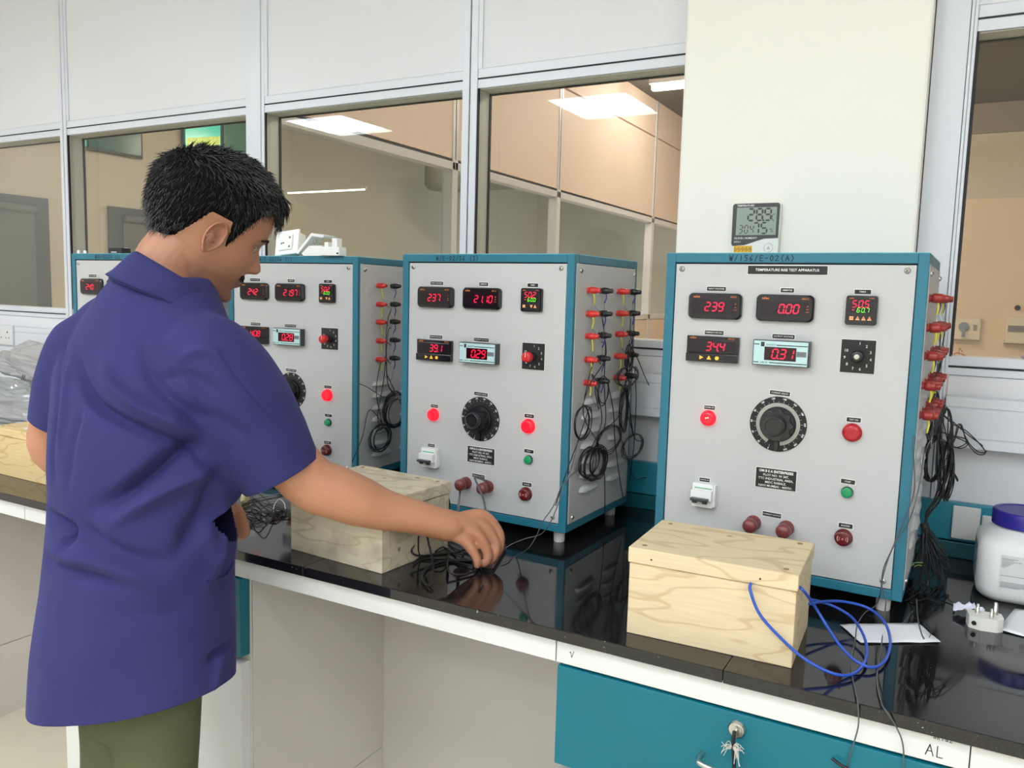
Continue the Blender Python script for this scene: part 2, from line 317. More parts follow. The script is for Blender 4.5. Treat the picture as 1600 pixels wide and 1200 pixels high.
# partition: mullions, frames, panels, gaskets, glass
wb = struct(empty('wall_back', (0, 0, 0)))
ZS0, ZS1, ZH0, ZH1 = 1.246, 1.284, 1.926, 1.976
bays = [(-7.0, -3.0), (-2.962, -2.035), (-1.957, -1.226), (-1.180, -.30), (-.0256, 1.15), (1.2, 3.2)]
def seam(a, b, z, name='gasket', p=None, t=.0035): boxo(name, (a, Y-.0012, z-t/2), (b, Y+.004, z+t/2), GASKET, p)
tn = 0
for k, (a, b) in enumerate(bays):
    e = struct(empty(f'window_{k+1}', ((a+b)/2, Y, ZS1)))
    e.location = (0, 0, 0)
    m_ = MB(); m_.box((a, Y, ZH0), (b, Y+.07, ZH1-.027)); m_.box((a, Y, ZH1-.024), (b, Y+.07, ZH1)); m_.box((a, Y, ZS0), (b, Y+.07, ZS0+.016)); m_.box((a, Y, ZS0+.019), (b, Y+.07, ZS1))
    m_.build('window_frame', ALUF, e, .0015)
    seam(a, b, ZH1-.0255, p=e); seam(a, b, ZS0+.0175, p=e, t=.004)
    m_ = MB(); m_.box((a, Y+.006, ZH0-.002), (b, Y+.069, ZH0-.0005)); m_.box((a, Y+.006, ZS1), (a+.0015, Y+.069, ZH0)); m_.box((b-.0015, Y+.006, ZS1), (b, Y+.069, ZH0))
    m_.build('reveal_lining', REVEAL, e)
    m_ = MB(); m_.box((a, Y-.001, ZS1), (a+.004, Y+.006, ZH0)); m_.box((a+.002, Y+.058, ZS1), (a+.0055, Y+.066, ZH0)); m_.box((b-.0055, Y+.058, ZS1), (b-.002, Y+.066, ZH0)); m_.box((a, Y+.058, ZH0-.006), (b, Y+.066, ZH0-.003))
    m_.build('gasket', GASKET, e)
    gm = MAT.get('pane_glass') or glass_mat('pane_glass')
    boxo('pane', (a+.002, Y+.010, ZS1), (b-.002, Y+.015, ZH0-.001), gm, e); boxo('pane', (a+.002, Y+.060, ZS1), (b-.002, Y+.065, ZH0-.001), gm, e)
    boxo('panel', (a+.002, Y+.004, ZH1+.001), (b-.002, Y+.066, H), LAM, wb, .001)
    boxo('panel', (a+.002, Y+.004, .1), (b-.002, Y+.066, ZS0-.001), LAM, wb, .001)
    boxo('panel_bead', (a, Y-.001, ZH1), (a+.012, Y+.006, H), ALUF, wb); boxo('panel_bead', (b-.012, Y-.001, ZH1), (b, Y+.006, H), ALUF, wb)
for k, (a, b, g) in enumerate([(-3.0, -2.962, 1), (-2.035, -1.957, 0), (-1.226, -1.180, 1), (-.298, -.0256, 2), (1.15, 1.2, 1)]):
    m_ = MB()
    if g == 1:
        c = (a+b)/2; m_.box((a, Y-.004, 0), (c-.002, Y+.072, H)); m_.box((c+.002, Y-.004, 0), (b, Y+.072, H))
    elif g == 0:
        m_.box((a, Y-.004, 0), (b-.014, Y+.072, H)); m_.box((b-.0125, Y-.002, 0), (b, Y+.072, H))
    else:
        m_.box((a, Y-.004, 0), (b-.013, Y+.072, H)); m_.box((b-.012, Y-.008, 0), (b-.0065, Y+.072, H)); m_.box((b-.006, Y-.006, 0), (b, Y+.072, H))
    o = struct(m_.build(f'trim_{k+1}', ALUF, None, .0012, recenter=False))
    if g == 1: boxo('gasket', (c-.002, Y, 0), (c+.002, Y+.01, H), GASKET, o)
struct(boxo('trim_6', (-7, Y, 0), (3.2, Y+.07, .1), ALUF))
# column
o = struct(boxo('wall_column', (-.592, 1.822, 0), (-.1005, Y+.1, H), COLM, None, .006))
m_ = MB(); m_.box((-.1003, 1.862, 1.25), (-.0985, 1.865, 2.05)); ck = m_.build('crack', GASKET, o); ck.location = -o.location
# trunking along the wall
TRM = mat('white_trunking', (226, 228, 234), .4)
def trunk(a, b, k):
    e = struct(empty(f'trim_{k}', (0, 0, 0))); m_ = MB()
    m_.box((a, Y-.040, 1.103), (b, Y, 1.205)); m_.build('trunking_box', TRM, e, .003)
    m_ = MB(); m_.box((a, Y-.043, 1.185), (b, Y-.040, 1.205)); m_.box((a, Y-.043, 1.103), (b, Y-.040, 1.119)); m_.box((a, Y-.0425, 1.124), (b, Y-.040, 1.180)); m_.build('trunking_cover', TRM, e, .001)
trunk(-7, -.594, 7); trunk(-.024, 3.2, 8)
# teal upstand behind the worktop
UPL = mat('teal_upstand', (38, 136, 156), .35, spec=.5)
def upstand(a, b, k):
    e = struct(empty(f'trim_{k}', (0, 0, 0)))
    boxo('upstand_board', (a, 1.884, .906), (b, Y, .985), UPL, e, .002); boxo('upstand_lower_band', (a, 1.880, B), (b, Y, .904), mat('darker_teal', (12, 92, 104), .35), e, .002)  # lower band of the upstand in a darker teal
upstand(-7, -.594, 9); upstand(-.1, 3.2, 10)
# ------------------------------------------------------------------ rooms beyond the glass
PEACH = mat('warm_tinted_panel', (240, 220, 208), .6, noise_amt=.03, noise_scale=1); BEIGE = mat('beige_wall', (212, 204, 190), .7, noise_amt=.05, noise_scale=1.5)  # warm lamplight on the white divider panels put into their peach colour
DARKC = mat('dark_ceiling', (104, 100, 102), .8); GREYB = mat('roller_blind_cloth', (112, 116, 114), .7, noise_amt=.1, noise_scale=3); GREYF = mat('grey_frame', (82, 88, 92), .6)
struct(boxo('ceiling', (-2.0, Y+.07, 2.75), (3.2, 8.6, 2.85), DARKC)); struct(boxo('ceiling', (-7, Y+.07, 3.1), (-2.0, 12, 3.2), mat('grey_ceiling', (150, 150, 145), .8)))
fw = struct(empty('wall_far', (0, 6.5, 0)))
boxo('lower_wall', (-2, 0, 0), (3.2, .1, 2.12), mat('peach_render', (232, 208, 180), .75, noise_amt=.08, noise_scale=1.3), fw)
boxo('upper_wall', (-2, 0, 2.12), (3.2, .1, 2.553), mat('dull_beige_render', (206, 194, 176), .75, noise_amt=.05, noise_scale=2), fw); boxo('beam', (-2, -.02, 2.553), (3.2, .1, 2.76), mat('brown_grey_beam', (150, 138, 130), .8), fw)
# glazed divider running away from the partition
dv = struct(empty('wall_divider', (-2.0, 0, 0)))
segs = [(1.99, 3.05), (3.05, 4.085), (4.085, 5.62), (5.62, 6.5), (6.5, 8.6)]
for i, (a, b) in enumerate(segs):
    boxo('panel', (-.04, a+.01, 1.962), (0, b-.01, 2.50), PEACH, dv, .002); boxo('panel', (-.04, a+.01, 2.51), (0, b-.01, 3.1), PEACH, dv, .002); boxo('panel', (-.04, a+.01, .1), (0, b-.01, 1.23), PEACH, dv, .002)
    m_ = MB(); m_.box((-.05, b-.022, 0), (.004, b+.022, 3.1)); m_.build('mullion', ALUF, dv, .002)
    m_ = MB(); m_.box((-.05, a, 1.916), (.004, b, 1.95)); m_.box((-.05, a, 1.235), (.004, b, 1.27)); m_.build('rail', ALUF, dv, .002)
    m_ = MB(); m_.box((-.03, a, 1.9505), (.001, b, 1.959)); m_.box((-.03, b-.002, 1.96), (.005, b+.002, 3.1)); m_.build('gasket', GASKET, dv)
    if i != 2: boxo('pane', (-.045, a+.02, 1.27), (-.041, b-.02, 1.916), gm, dv)
# far room: window reflections built as glowing panes, roller blinds, tube light
ffw = struct(empty('wall_inner', (-6.2, 0, 0)))
boxo('wall_board', (-.1, Y+.07, 0), (0, 12, 3.1), BEIGE, ffw)
struct(boxo('wall_end', (-7, 11.9, 0), (-2, 12, 3.1), BEIGE)); struct(boxo('wall_end', (-2, 8.5, 0), (3.2, 8.6, 3.1), BEIGE))
def blind(y0, y1, z1, lab):
    e = empty('roller_blind', (-6.19, (y0+y1)/2, 1.0), 0, lab, 'blind', 'roller blinds in the far room'); h = (y1-y0)/2; t = z1-1.0
    boxo('window_surround', (0, -h-.12, 0), (.02, h+.12, t+.06), GREYF, e); boxo('blind_cloth', (.03, -h, .05), (.034, h, t-.03), GREYB, e)
    m_ = MB(); m_.lathe([(.028, 0), (.028, 2*h)], (.05, -h, t-.03), (0, 1, 0), 12); m_.build('roller', GREYB, e)
blind(2.75, 3.68, 1.95, 'grey roller blind behind the leftmost pane'); blind(4.42, 5.4, 1.95, 'grey roller blind seen behind the head of the man')
TEALREFL = mat('teal_reflection_glow', (60, 205, 180), .2, emit=.5); YELG = mat('yellow_green_reflection', (206, 224, 96), .3, emit=.5, noise_amt=.4, noise_scale=30)  # glow colours for the window reflections in the glass
def reflected_window(y0, y1, z0, z1, lit, lab):  # teal reflections in the glass, built as glowing panes on the far wall
    e = empty('window_reflection', (-6.19, y0, z0), 0, lab, 'window'); boxo('frame', (0, 0, 0), (.03, y1-y0, z1-z0), GREYF, e)
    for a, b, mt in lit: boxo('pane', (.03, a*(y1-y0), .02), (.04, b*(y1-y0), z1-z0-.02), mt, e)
reflected_window(3.95, 4.62, 2.43, 2.70, [(.03, .24, TEALREFL), (.27, .97, mat('dark_teal_reflection', (70, 112, 110), .2))], 'narrow window reflection with one glowing teal pane, top left of the second pane')
reflected_window(5.03, 6.0, 2.50, 2.95, [(.02, .42, TEALREFL), (.46, .95, mat('mid_teal_reflection', (96, 142, 130), .2))], 'bright teal glowing window reflection above the head of the man')
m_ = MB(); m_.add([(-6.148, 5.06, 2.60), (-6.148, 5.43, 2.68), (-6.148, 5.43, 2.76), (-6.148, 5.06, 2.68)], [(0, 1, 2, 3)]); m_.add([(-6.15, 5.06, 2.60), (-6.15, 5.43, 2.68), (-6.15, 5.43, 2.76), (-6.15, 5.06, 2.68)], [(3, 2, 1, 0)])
tag(m_.build('yellow_reflection', YELG), 'yellow green strip of the teal window reflection', 'strip')  # yellow part of the reflection, a glowing strip
def tube_light(x0, x1, y, z, em, lab, name, th=1.0):
    e = empty('tube_light', ((x0+x1)/2, y, z), 0, lab, 'light'); h = (x1-x0)/2
    boxo('housing', (-h, -.03*th, 0), (h, .03*th, .05*th), WHITE, e, .003); m_ = MB(); m_.box((-h+.02, -.022*th, -.035*th), (h-.02, .022*th, 0)); m_.build('tube', mat(name, (255, 234, 216), .5, emit=em), e)
tube_light(-1.83, -.6, 4.98, 2.70, WARM, 'lit tube light on the dark ceiling beyond the window left of the column', 'warm_tube')
tube_light(-.2, 1.0, 3.6, 2.70, WARM, 'tube light on the ceiling of the room beyond the right window', 'warm_tube')
tube_light(-1.2, 0.0, 3.2, 2.70, WARM*.8, 'unseen tube light added to fill the room next door', 'warm_tube')  # unseen tube, added as fill for the room next door
p0 = at(448, 300, y=6.3); p1 = at(572, 296, y=6.3)
tube_light(p0.x, p1.x, 6.3, (p0.z+p1.z)/2, 6, 'long thin glowing streak seen through the pane right of the head of the man', 'cool_streak', .35)  # pale streak in the pane, built as a thin glowing bar
tube_light(-4.6, -3.4, 3.2, 3.04, 150, 'tube light on the ceiling of the far room', 'cool_streak2')
tube_light(-4.6, -3.4, 6.6, 3.04, 120, 'tube light on the ceiling deep inside the far room', 'cool_streak3')
# duct under the far room ceiling
e = empty('air_duct', (-4.4, 8.5, 2.645), 0, 'dark grey air duct hanging in the far room beyond the glass', 'duct'); boxo('duct_box', (-1.3, -.3, 0), (2.2, .3, .45), mat('duct_grey', (128, 130, 124), .6), e, .02)
m_ = MB(); m_.lathe([(.2, 0), (.24, .05), (.24, .3)], (-.9, -.6, -.1), (0, 0, 1), 20); m_.build('duct_elbow', mat('duct_grey', (128, 130, 124), .6), e)
# things on the far wall behind the right window
def swbox(cx, cz, w, h, kind):
    e = empty('switchboard', (cx, 6.5, cz), 0, 'white wall box with round key switch behind the right window' if kind else 'white wall box with a row of breakers behind the right window', 'switchboard')
    boxo('cover', (-w/2, -.05, -h/2), (w/2, 0, h/2), mat('cream_plastic', (226, 214, 190), .5), e, .006)
    if kind:
        m_ = MB(); m_.lathe([(.034, 0), (.03, .012)], (-.02, -.05, .012), (0, -1, 0), 18); m_.box((-.03, -.075, -.055), (-.01, -.05, .02)); m_.build('key_switch', mat('blue_grey_plastic', (128, 138, 158), .5), e); boxo('rocker', (.036, -.056, -.01), (.06, -.05, .03), mat('rocker_grey', (150, 146, 138), .5), e)
    else:
        m_ = MB(); m_.box((-.06, -.056, -.012), (.06, -.05, .03)); m_.build('breaker_row', mat('breaker_grey', (112, 106, 106), .5), e)
    boxo('bottom_lip', (-w/2, -.056, -h/2-.006), (w/2, 0, -h/2), mat('lip_brown', (150, 130, 108), .6), e)
p = at(1511, 514, y=6.45); swbox(p.x, p.z, .16, .15, True); p = at(1591, 516, y=6.45); swbox(p.x, p.z, .15, .18, False)
p = at(1590, 481, y=6.49); m_ = MB(); m_.lathe([(.018, 0), (.018, .012)], (p.x, 6.5, p.z), (0, -1, 0), 16); tag(m_.build('pipe_hole', BLACKM), 'dark round hole in the peach wall above the breaker box', 'hole')
# ledge items seen low in the right window: a red tangle and a screwdriver
p = at(1500, 556, y=1.955); m_ = MB()
m_.tube(spline([(p.x-.012, p.y, ZS1+.002), (p.x-.004, p.y, p.z+.006), (p.x+.012, p.y, p.z)]), .0011, 5); m_.tube(spline([(p.x-.002, p.y, ZS1+.002), (p.x-.002, p.y, p.z+.016), (p.x+.004, p.y, p.z+.008)]), .0008, 5)
tag(m_.build('red_wire_scrap', mat('red_wire', (196, 96, 80), .5)), 'thin red wire scrap standing low inside the right window pane', 'wire')
p = at(1585, 566, y=1.95); e = empty('screwdriver', (p.x, p.y, ZS1+.004), 0, 'screwdriver lying on the sill inside the right window', 'tool')
m_ = MB(); m_.tube([(-.012, 0, 0), (.01, 0, 0)], .001, 6); m_.build('blade', STEEL, e); m_ = MB(); m_.tube([(.01, 0, 0), (.014, 0, 0), (.05, 0, 0)], [.002, .0038, .0038], 8); m_.build('handle', mat('mauve_plastic', (160, 130, 140), .4), e)

# ------------------------------------------------------------------ bench
yb, ytop = 1.107, 1.88
e = empty('worktop', (0, 0, B-.019), 0, 'long polished black granite worktop carrying the test cabinets', 'worktop')
for a, b in ((-7, -2.32), (-2.3192, -1.0470), (-1.0462, -.2610), (-.2602, 1.2), (1.2008, 3.2)): boxo('slab', (a, yb, 0), (b, ytop, .019), GRANITE, e, .0012)
def unit(x0, x1, lab):
    e = empty('bench_cabinet', (x0, 1.12, 0), 0, lab, 'cabinet'); w = x1-x0
    m_ = MB(); m_.box((0, .02, .08), (w, .70, .811)); m_.build('carcass', mat('unit_white', (224, 222, 218), .45, noise_amt=.03), e, .002)
    boxo('plinth', (.01, .06, 0), (w-.01, .68, .08), GASKET, e); return e, w
RAIL = mat('rail_white', (222, 222, 219), .4, noise_amt=.04, noise_scale=5)
e = empty('bench_rail', (0, 1.12, .812), 0, 'white rail running under the front edge of the black worktop', 'rail')
for a, b in ((-7, -2.83), (-2.828, -1.955), (-1.953, -.5262), (-.5242, .0448), (.0462, 1.6), (1.602, 3.2)): boxo('rail_board', (a, -.002, .0), (b, .02, .0385), RAIL, e, .001)
m_ = MB(); add_hand(m_, 'v', .013, at(895, 1024, y=1.1178)-Vector((0, 1.12, .812)), pen=.08); m_.build('marker_tick', INKB, e); m_ = MB(); add_hand(m_, 'AL', .014, at(1462, 1174, y=1.1178)-Vector((0, 1.12, .812)), pen=.09, adv=.8); m_.build('marker_letters', INKB, e); m_ = MB()
add_hand(m_, 'dniuz', .006, at(1474, 1154, y=1.1178)-Vector((0, 1.12, .812)), pen=.14, adv=.75); m_.build('scribbled_word', INKB, e)
e, w = unit(-.524, .045, 'bench cabinet with a wide teal drawer and lock below the wooden box')
DW = boxo('drawer', (.003, -.004, .645), (w-.003, .02, .808), TEALD, e, .0015)
boxo('door', (.003, -.002, .1), (w-.003, .02, .632), RAIL, e, .0015)
hc = at(1152, 1138, y=1.116)-Vector((-.524, 1.12, 0))
m_ = MB(); m_.lathe([(.0125, 0), (.0125, .004), (.0105, .006), (.0105, .0062)], (hc.x, -.004, hc.z), (0, -1, 0), 24); m_.lathe([(.008, .0055), (.008, .008)], (hc.x, -.004, hc.z), (0, -1, 0), 20); m_.build('lock', STEEL, DW)
hp = [at(1098, 1176, y=1.116)-Vector((-.524, 1.12, 0))]; hx, hz = hp[0].x, hp[0].z
m_ = MB(); m_.tube(spline([(hx, -.004, hz), (hx, -.024, hz-.001), (hx+.008, -.030, hz-.003), (hx+.05, -.032, hz-.006), (hx+.092, -.030, hz-.003), (hx+.1, -.024, hz-.001), (hx+.1, -.004, hz)], 6), .0038, 12); m_.build('handle', STEEL, DW)
# key with black shell and a knotted string in the lock
k0 = Vector((-.524, 1.12, 0))+hc+Vector((0, -.0125, 0))
e2 = empty('drawer_key', k0, 0, 'key with long black grip and frayed white string hanging in the drawer lock', 'key')
m_ = MB(); m_.tube([(0, .006, 0), (0, -.006, 0)], .0022, 8); m_.build('blade', STEEL, e2)
m_ = MB(); m_.tube(spline([(0, -.004, .004), (0, -.008, -.008), (.001, -.009, -.022), (.003, -.008, -.040), (.003, -.006, -.052)], 5), .0032, 8, flat=.6); m_.build('grip', BLACKM, e2)
m_ = MB()
for k in range(26):
    a = random.uniform(0, 2*PI); q = Vector((0, -.010, -.018)); s_ = 1 if random.random() < .6 else -1
    m_.tube(spline([q, q+Vector((s_*random.uniform(.002, .008), -.003, random.uniform(-.002, .01))), q+Vector((s_*random.uniform(.004, .017), random.uniform(-.004, .002), random.uniform(-.024, .008)))], 4), .0005, 4)
m_.build('string', mat('frayed_string', (206, 200, 188), .8), e2)
unit(-1.817, -1.218, 'bench cabinet behind the legs of the man with teal drawer')
e = COL.objects['bench_cabinet.001']; w = .599
boxo('drawer', (.003, -.004, .645), (w-.003, .02, .808), TEALD, e, .0015); boxo('door', (.003, -.004, .1), (w/2-.0015, .02, .632), RAIL, e, .0015); boxo('door', (w/2+.0015, -.004, .1), (w-.003, .02, .632), RAIL, e, .0015)
unit(.05, 1.6, 'white bench cabinet at the right end of the bench'); e = COL.objects['bench_cabinet.002']
for i in range(3): boxo('door', (.003+i*.515, -.002, .1), (.512+i*.515, .02, .808), RAIL, e, .0015)
unit(-3.3, -2.605, 'bench cabinet at the far left end'); 
GREYP = mat('knee_panel_laminate', (214, 208, 202), .42, noise_amt=.05, noise_scale=4)
for a, b, lab in ((-1.2175, -.5245, 'grey back board closing the knee space under the middle box'), (-2.602, -1.8175, 'grey back board closing the knee space at far left')):
    e = empty('modesty_board', (a, 1.571, 0), 0, lab, 'board')
    boxo('board', (0, 0, .0), (b-a, .018, .85), GREYP, e, .001); boxo('side_board', (0, -.43, .235), (.004, 0, .850), GREYP, e, .001); boxo('side_board', (0, -.43, 0), (.004, 0, .233), GREYP, e, .001)
# socket plates
def plate(name, c, w, h, lab, holes=True, cut=None):
    e = empty(name, c, 0, lab, 'socket' if holes else 'plate'); m_ = MB(); m_.box((-w/2, -.008, -h/2), (w/2, 0, h/2)); m_.build('plate', PLATE, e, .002)
    if holes:
        m_ = MB()
        for dx in (-w*.22, w*.22):
            for a, b, r in ((0, .012, .0035), (-.010, -.010, .0026), (.010, -.010, .0026)): m_.lathe([(r, 0), (r, .0006)], (dx+a, -.008, b), (0, -1, 0), 10)
        m_.build('pin_hole', BLACKM, e)
    return e
p = at(1509, 818, y=1.877); plate('blank_plate', (p.x, 1.884, p.z), .050, .068, 'white blank plate on the teal upstand behind the jar', False)
p = at(1557, 830, y=1.877); plate('blank_plate', (p.x+.006, 1.884, p.z), .066, .056, 'white plate partly hidden behind the blue jar lid', False)
plate('wall_socket', (-3.335, Y-.043, 1.17), .12, .078, 'white double socket on the trunking at far left')
# ------------------------------------------------------------------ test cabinets
CW, CH, CD, CF = .4316, .5701, .3233, .0286
CABS = {4: (-.489, 1.4634, -.0164), 3: (-1.1197, 1.5056, -.0299), 2: (-1.7682, 1.5872, .0583), 1: (-2.3036, 1.4852, 0)}
NM = {4: 'the rightmost test cabinet', 3: 'the test cabinet beside the hand', 2: 'the test cabinet facing the man', 1: 'the leftmost test cabinet'}
def cabM(i): x, y, r = CABS[i]; return Matrix.Translation((x, y, B)) @ Matrix.Rotation(r, 4, 'Z')
def side_at(i, px, py, off=0.):
    """(depth, height) on the right side of cabinet i seen at a photo pixel"""
    Mx = cabM(i); o = Mx.translation; e1 = (Mx.to_3x3() @ Vector((1, 0, 0))); e2 = Mx.to_3x3() @ Vector((0, 1, 0))
    d = Vector(_F+(px-800)/FPX*_R2-(py-600)/FPX*_U2); C = Vector(_C); t = ((o+e1*(CW+off)-C).dot(e1))/d.dot(e1); Q = C+d*t-o
    return Q.dot(e2), Q.z
FP = -.0005         # front face of the grey panel

def plate_label(root, u, v, w, h, s, size=.0045, name='label_plate', rot=0, bold=.005):
    if name == 'label_plate': h = max(h, .0055)+.0012; size *= .84
    m_ = MB(); m_.box((-w/2-.001, -.0006, -h/2-.001), (w/2+.001, 0, h/2+.001), 1); m_.box((-w/2, -.0011, -h/2), (w/2, -.0006, h/2), 0)
    o = m_.build(name, [BLACK, WHITEP], root); o.location = (u, FP, v); o.rotation_euler = (0, rot, 0)
    m_ = MB(); add_text(m_, s, size, (0, -.0014, 0), bold); m_.build('lettering', WHITEP, o); return o

def meter_vaf(root, u, v, dig, unit_s):
    m_ = MB(); out = rrect(.094, .046, .008, 6, .0015)
    inn = [(x*.94, z*.9) for x, z in out]; n = len(out)
    m_.prism(out, -.007, 0, 0); vs = [(x, -.007, z) for x, z in out]+[(x, -.0105, z) for x, z in inn]
    m_.add(vs, [(i, (i+1) % n, (i+1) % n+n, i+n) for i in range(n)], 0, True); m_.add([(x, -.0105, z) for x, z in inn], [tuple(range(n))], 0)
    m_.box((-.040, -.0112, -.0145), (.040, -.0104, .0115), 1)
    o = m_.build('digital_meter', [BLACKG, MSCREEN], root); o.location = (u, FP, v)
    m_ = MB(); add_digits(m_, dig, .0145, (.001 if unit_s == 'V' else .008, -.0116, -.001)); m_.build('digits', RED_LED, o)
    m_ = MB(); add_text(m_, 'selec', .0062, (-.032, -.0108, .0165), .02); add_text(m_, 'MV15' if unit_s == 'V' else 'MA12', .0045, (.034, -.0108, .0165), .01)
    add_text(m_, unit_s, .0042, (.0385, -.0116, .004), .01); add_text(m_, '~', .006, (.0385, -.0116, -.001), .02); add_text(m_, 'auto', .0028, (.0385, -.0116, -.0055), .01); m_.build('printing', ORANGE, o)
def meter_timer(root, u, v, d1, d2, four):
    m_ = MB(); out = rrect(.048, .048, .004, 5); m_.prism(out, -.008, 0, 0); m_.prism([(x*.93, z*.93) for x, z in out], -.010, -.008, 0)
    m_.box((-.017, -.0106, -.003), (.017, -.0099, .0175), 1); o = m_.build('timer', [BLACKG, MSCREEN], root, .0006); o.location = (u, FP, v)
    m_ = MB(); add_digits(m_, d1, .0105, (-.001, -.0109, .0105), gap=.35); m_.build('digits', RED_LED, o)
    m_ = MB(); add_digits(m_, d2, .0070, (.003, -.0109, .0005), gap=.45); m_.build('digits', GRN_LED, o)
    m_ = MB(); m_.box((-.0135, -.0109, .0), (-.0105, -.0106, .001)); m_.build('minus_bar', RED_LED, o)
    xs = (-.014, -.0045, .0045, .0135) if four else (-.0145, .003, .0115)
    for k, x in enumerate(xs):
        m_ = MB(); z = -.013
        if k == 0: m_.box((x-.003, -.0115, z-.003), (x+.003, -.010, z+.003))
        else:
            s_ = -1 if (k == 1 and not four) else 1; m_.prism([(x-.0033, z-.003*s_), (x+.0033, z-.003*s_), (x, z+.0035*s_)], -.0115, -.010)
        if four: m_.box((x-.0008, -.0118, z-.0008), (x+.0008, -.0115, z+.0008), 1)
        m_.build('key', [PEACHK, LAMPOFF], o)
    m_ = MB(); add_text(m_, 'selec', .0038, (-.015, -.0104, .0198), .01); add_text(m_, 'XT546', .0028, (.015, -.0104, .0198), .01); m_.build('printing', ORANGE, o)
def meter_temp(root, u, v, dig):
    m_ = MB(); m_.box((-.047, -.0075, -.008), (.047, 0, .023), 0); m_.box((-.047, -.011, -.023), (.047, 0, -.0085), 0); m_.box((-.043, -.0083, -.0065), (.040, -.0074, .0165), 1)
    o = m_.build('temperature_meter', [BLACKG, MSCREEN], root, .0012); o.location = (u, FP, v)
    m_ = MB(); add_digits(m_, dig, .0145, (.006, -.0088, .0048)); m_.build('digits', RED_LED, o)
    for k, x in enumerate((-.018, -.004, .0105)):
        m_ = MB(); z = -.0155
        if k == 0: m_.prism([(x-.003, z-.0035), (x+.004, z), (x-.003, z+.0035)], -.0125, -.010)
        elif k == 1: m_.prism([(x-.004, z-.003), (x+.004, z-.003), (x, z+.004)], -.0125, -.010)
        else: m_.prism([(x+.0035*math.cos(a*PI/6), z+.0035*math.sin(a*PI/6)) for a in range(12)], -.0125, -.010)
        m_.build('key', AMBER, o)
    m_ = MB(); add_text(m_, 'selec', .0058, (-.0355, -.0078, .0197), .02); add_text(m_, 'PIC101', .0040, (.034, -.0078, .0195), .01); m_.build('printing', ORANGE, o)
def meter_out(root, u, v, dig):
    m_ = MB(); m_.box((-.047, -.016, -.022), (.047, 0, .022), 0); m_.box((-.0455, -.0172, -.0205), (.0445, -.0158, .0205), 1); m_.box((-.027, -.0178, -.0125), (.026, -.0171, .0105), 2)
    m_.box((.0265, -.0176, -.0045), (.0425, -.0171, .0045), 4); m_.box((-.045, -.0174, .0135), (-.036, -.0171, .015), 3); m_.box((-.007, -.0174, .0130), (.044, -.0171, .0145), 3); m_.box((-.045, -.0174, -.0175), (-.036, -.0171, -.016), 3); m_.box((-.018, -.0174, -.0175), (.044, -.0171, -.016), 3)
    m_.box((-.0335, -.0175, .0108), (-.0275, -.0171, .0185), 3)
    o = m_.build('voltage_meter', [mat('dark_grey_case', (60, 62, 68), .3), CYANP, SCREEN, BLACKM, mat('unit_grey', (120, 124, 126), .4)], root, .0005); o.location = (u, FP, v)
    m_ = MB(); add_digits(m_, dig, .0155, (.004, -.0181, -.001)); m_.build('digits', RED_LED, o)
    m_ = MB(); add_text(m_, 'SIWNTT', .0045, (-.016, -.0176, .0140), .0); add_text(m_, 'DPM-101', .0032, (-.027, -.0176, -.0168), .02); add_text(m_, '8', .006, (-.0305, -.0178, .0147), .02)
    add_text(m_, 'VAC', .0055, (.0345, -.0179, 0), .0); m_.build('printing', mat('slate_print', (70, 74, 84), .5), o)
def selector(root, u, v, red):
    m_ = MB(); m_.box((-.0265, -.0012, -.0275), (.0265, 0, .0275)); m_.box((-.0272, -.0006, -.0282), (.0272, 0, .0282), 1); o = m_.build('selector_plate', [BLACKM, WHITEP], root); o.location = (u, FP, v)
    m_ = MB()
    for k in range(10):
        a = PI/2-math.radians(6)-2*PI*k/11.2; add_text(m_, str(k+1), .0068, (.0205*math.cos(a), -.0016, .0215*math.sin(a)), .0)
    m_.build('numerals', WHITEP, o)
    if red:
        m_ = MB(); m_.lathe([(.0085, 0), (.0085, .004), (.006, .005), (.0075, .012), (.0075, .017)], (0, -.001, 0), (0, -1, 0), 20); m_.build('knob', KNOB, o)
        m_ = MB(); m_.lathe([(.0095, .016), (.0105, .019), (.0105, .030), (.0095, .0325), (.004, .033)], (0, -.001, 0), (0, -1, 0), 20); m_.box((-.0006, -.0344, 0), (.0006, -.034, .009), 1); q = m_.build('knob_cap', [mat('red_cap', (206, 34, 40), .3), WHITEP], o)
    else:
        m_ = MB(); m_.lathe([(.0102, 0), (.0102, .006), (.009, .012), (.006, .0125)], (0, -.001, 0), (0, -1, 0), 20); m_.build('knob', KNOB, o)
        m_ = MB(); m_.lathe([(.0042, .0125), (.0042, .0155), (.003, .016)], (0, -.001, 0), (0, -1, 0), 14); m_.build('shaft', mat('pale_shaft', (206, 204, 184), .4), o)
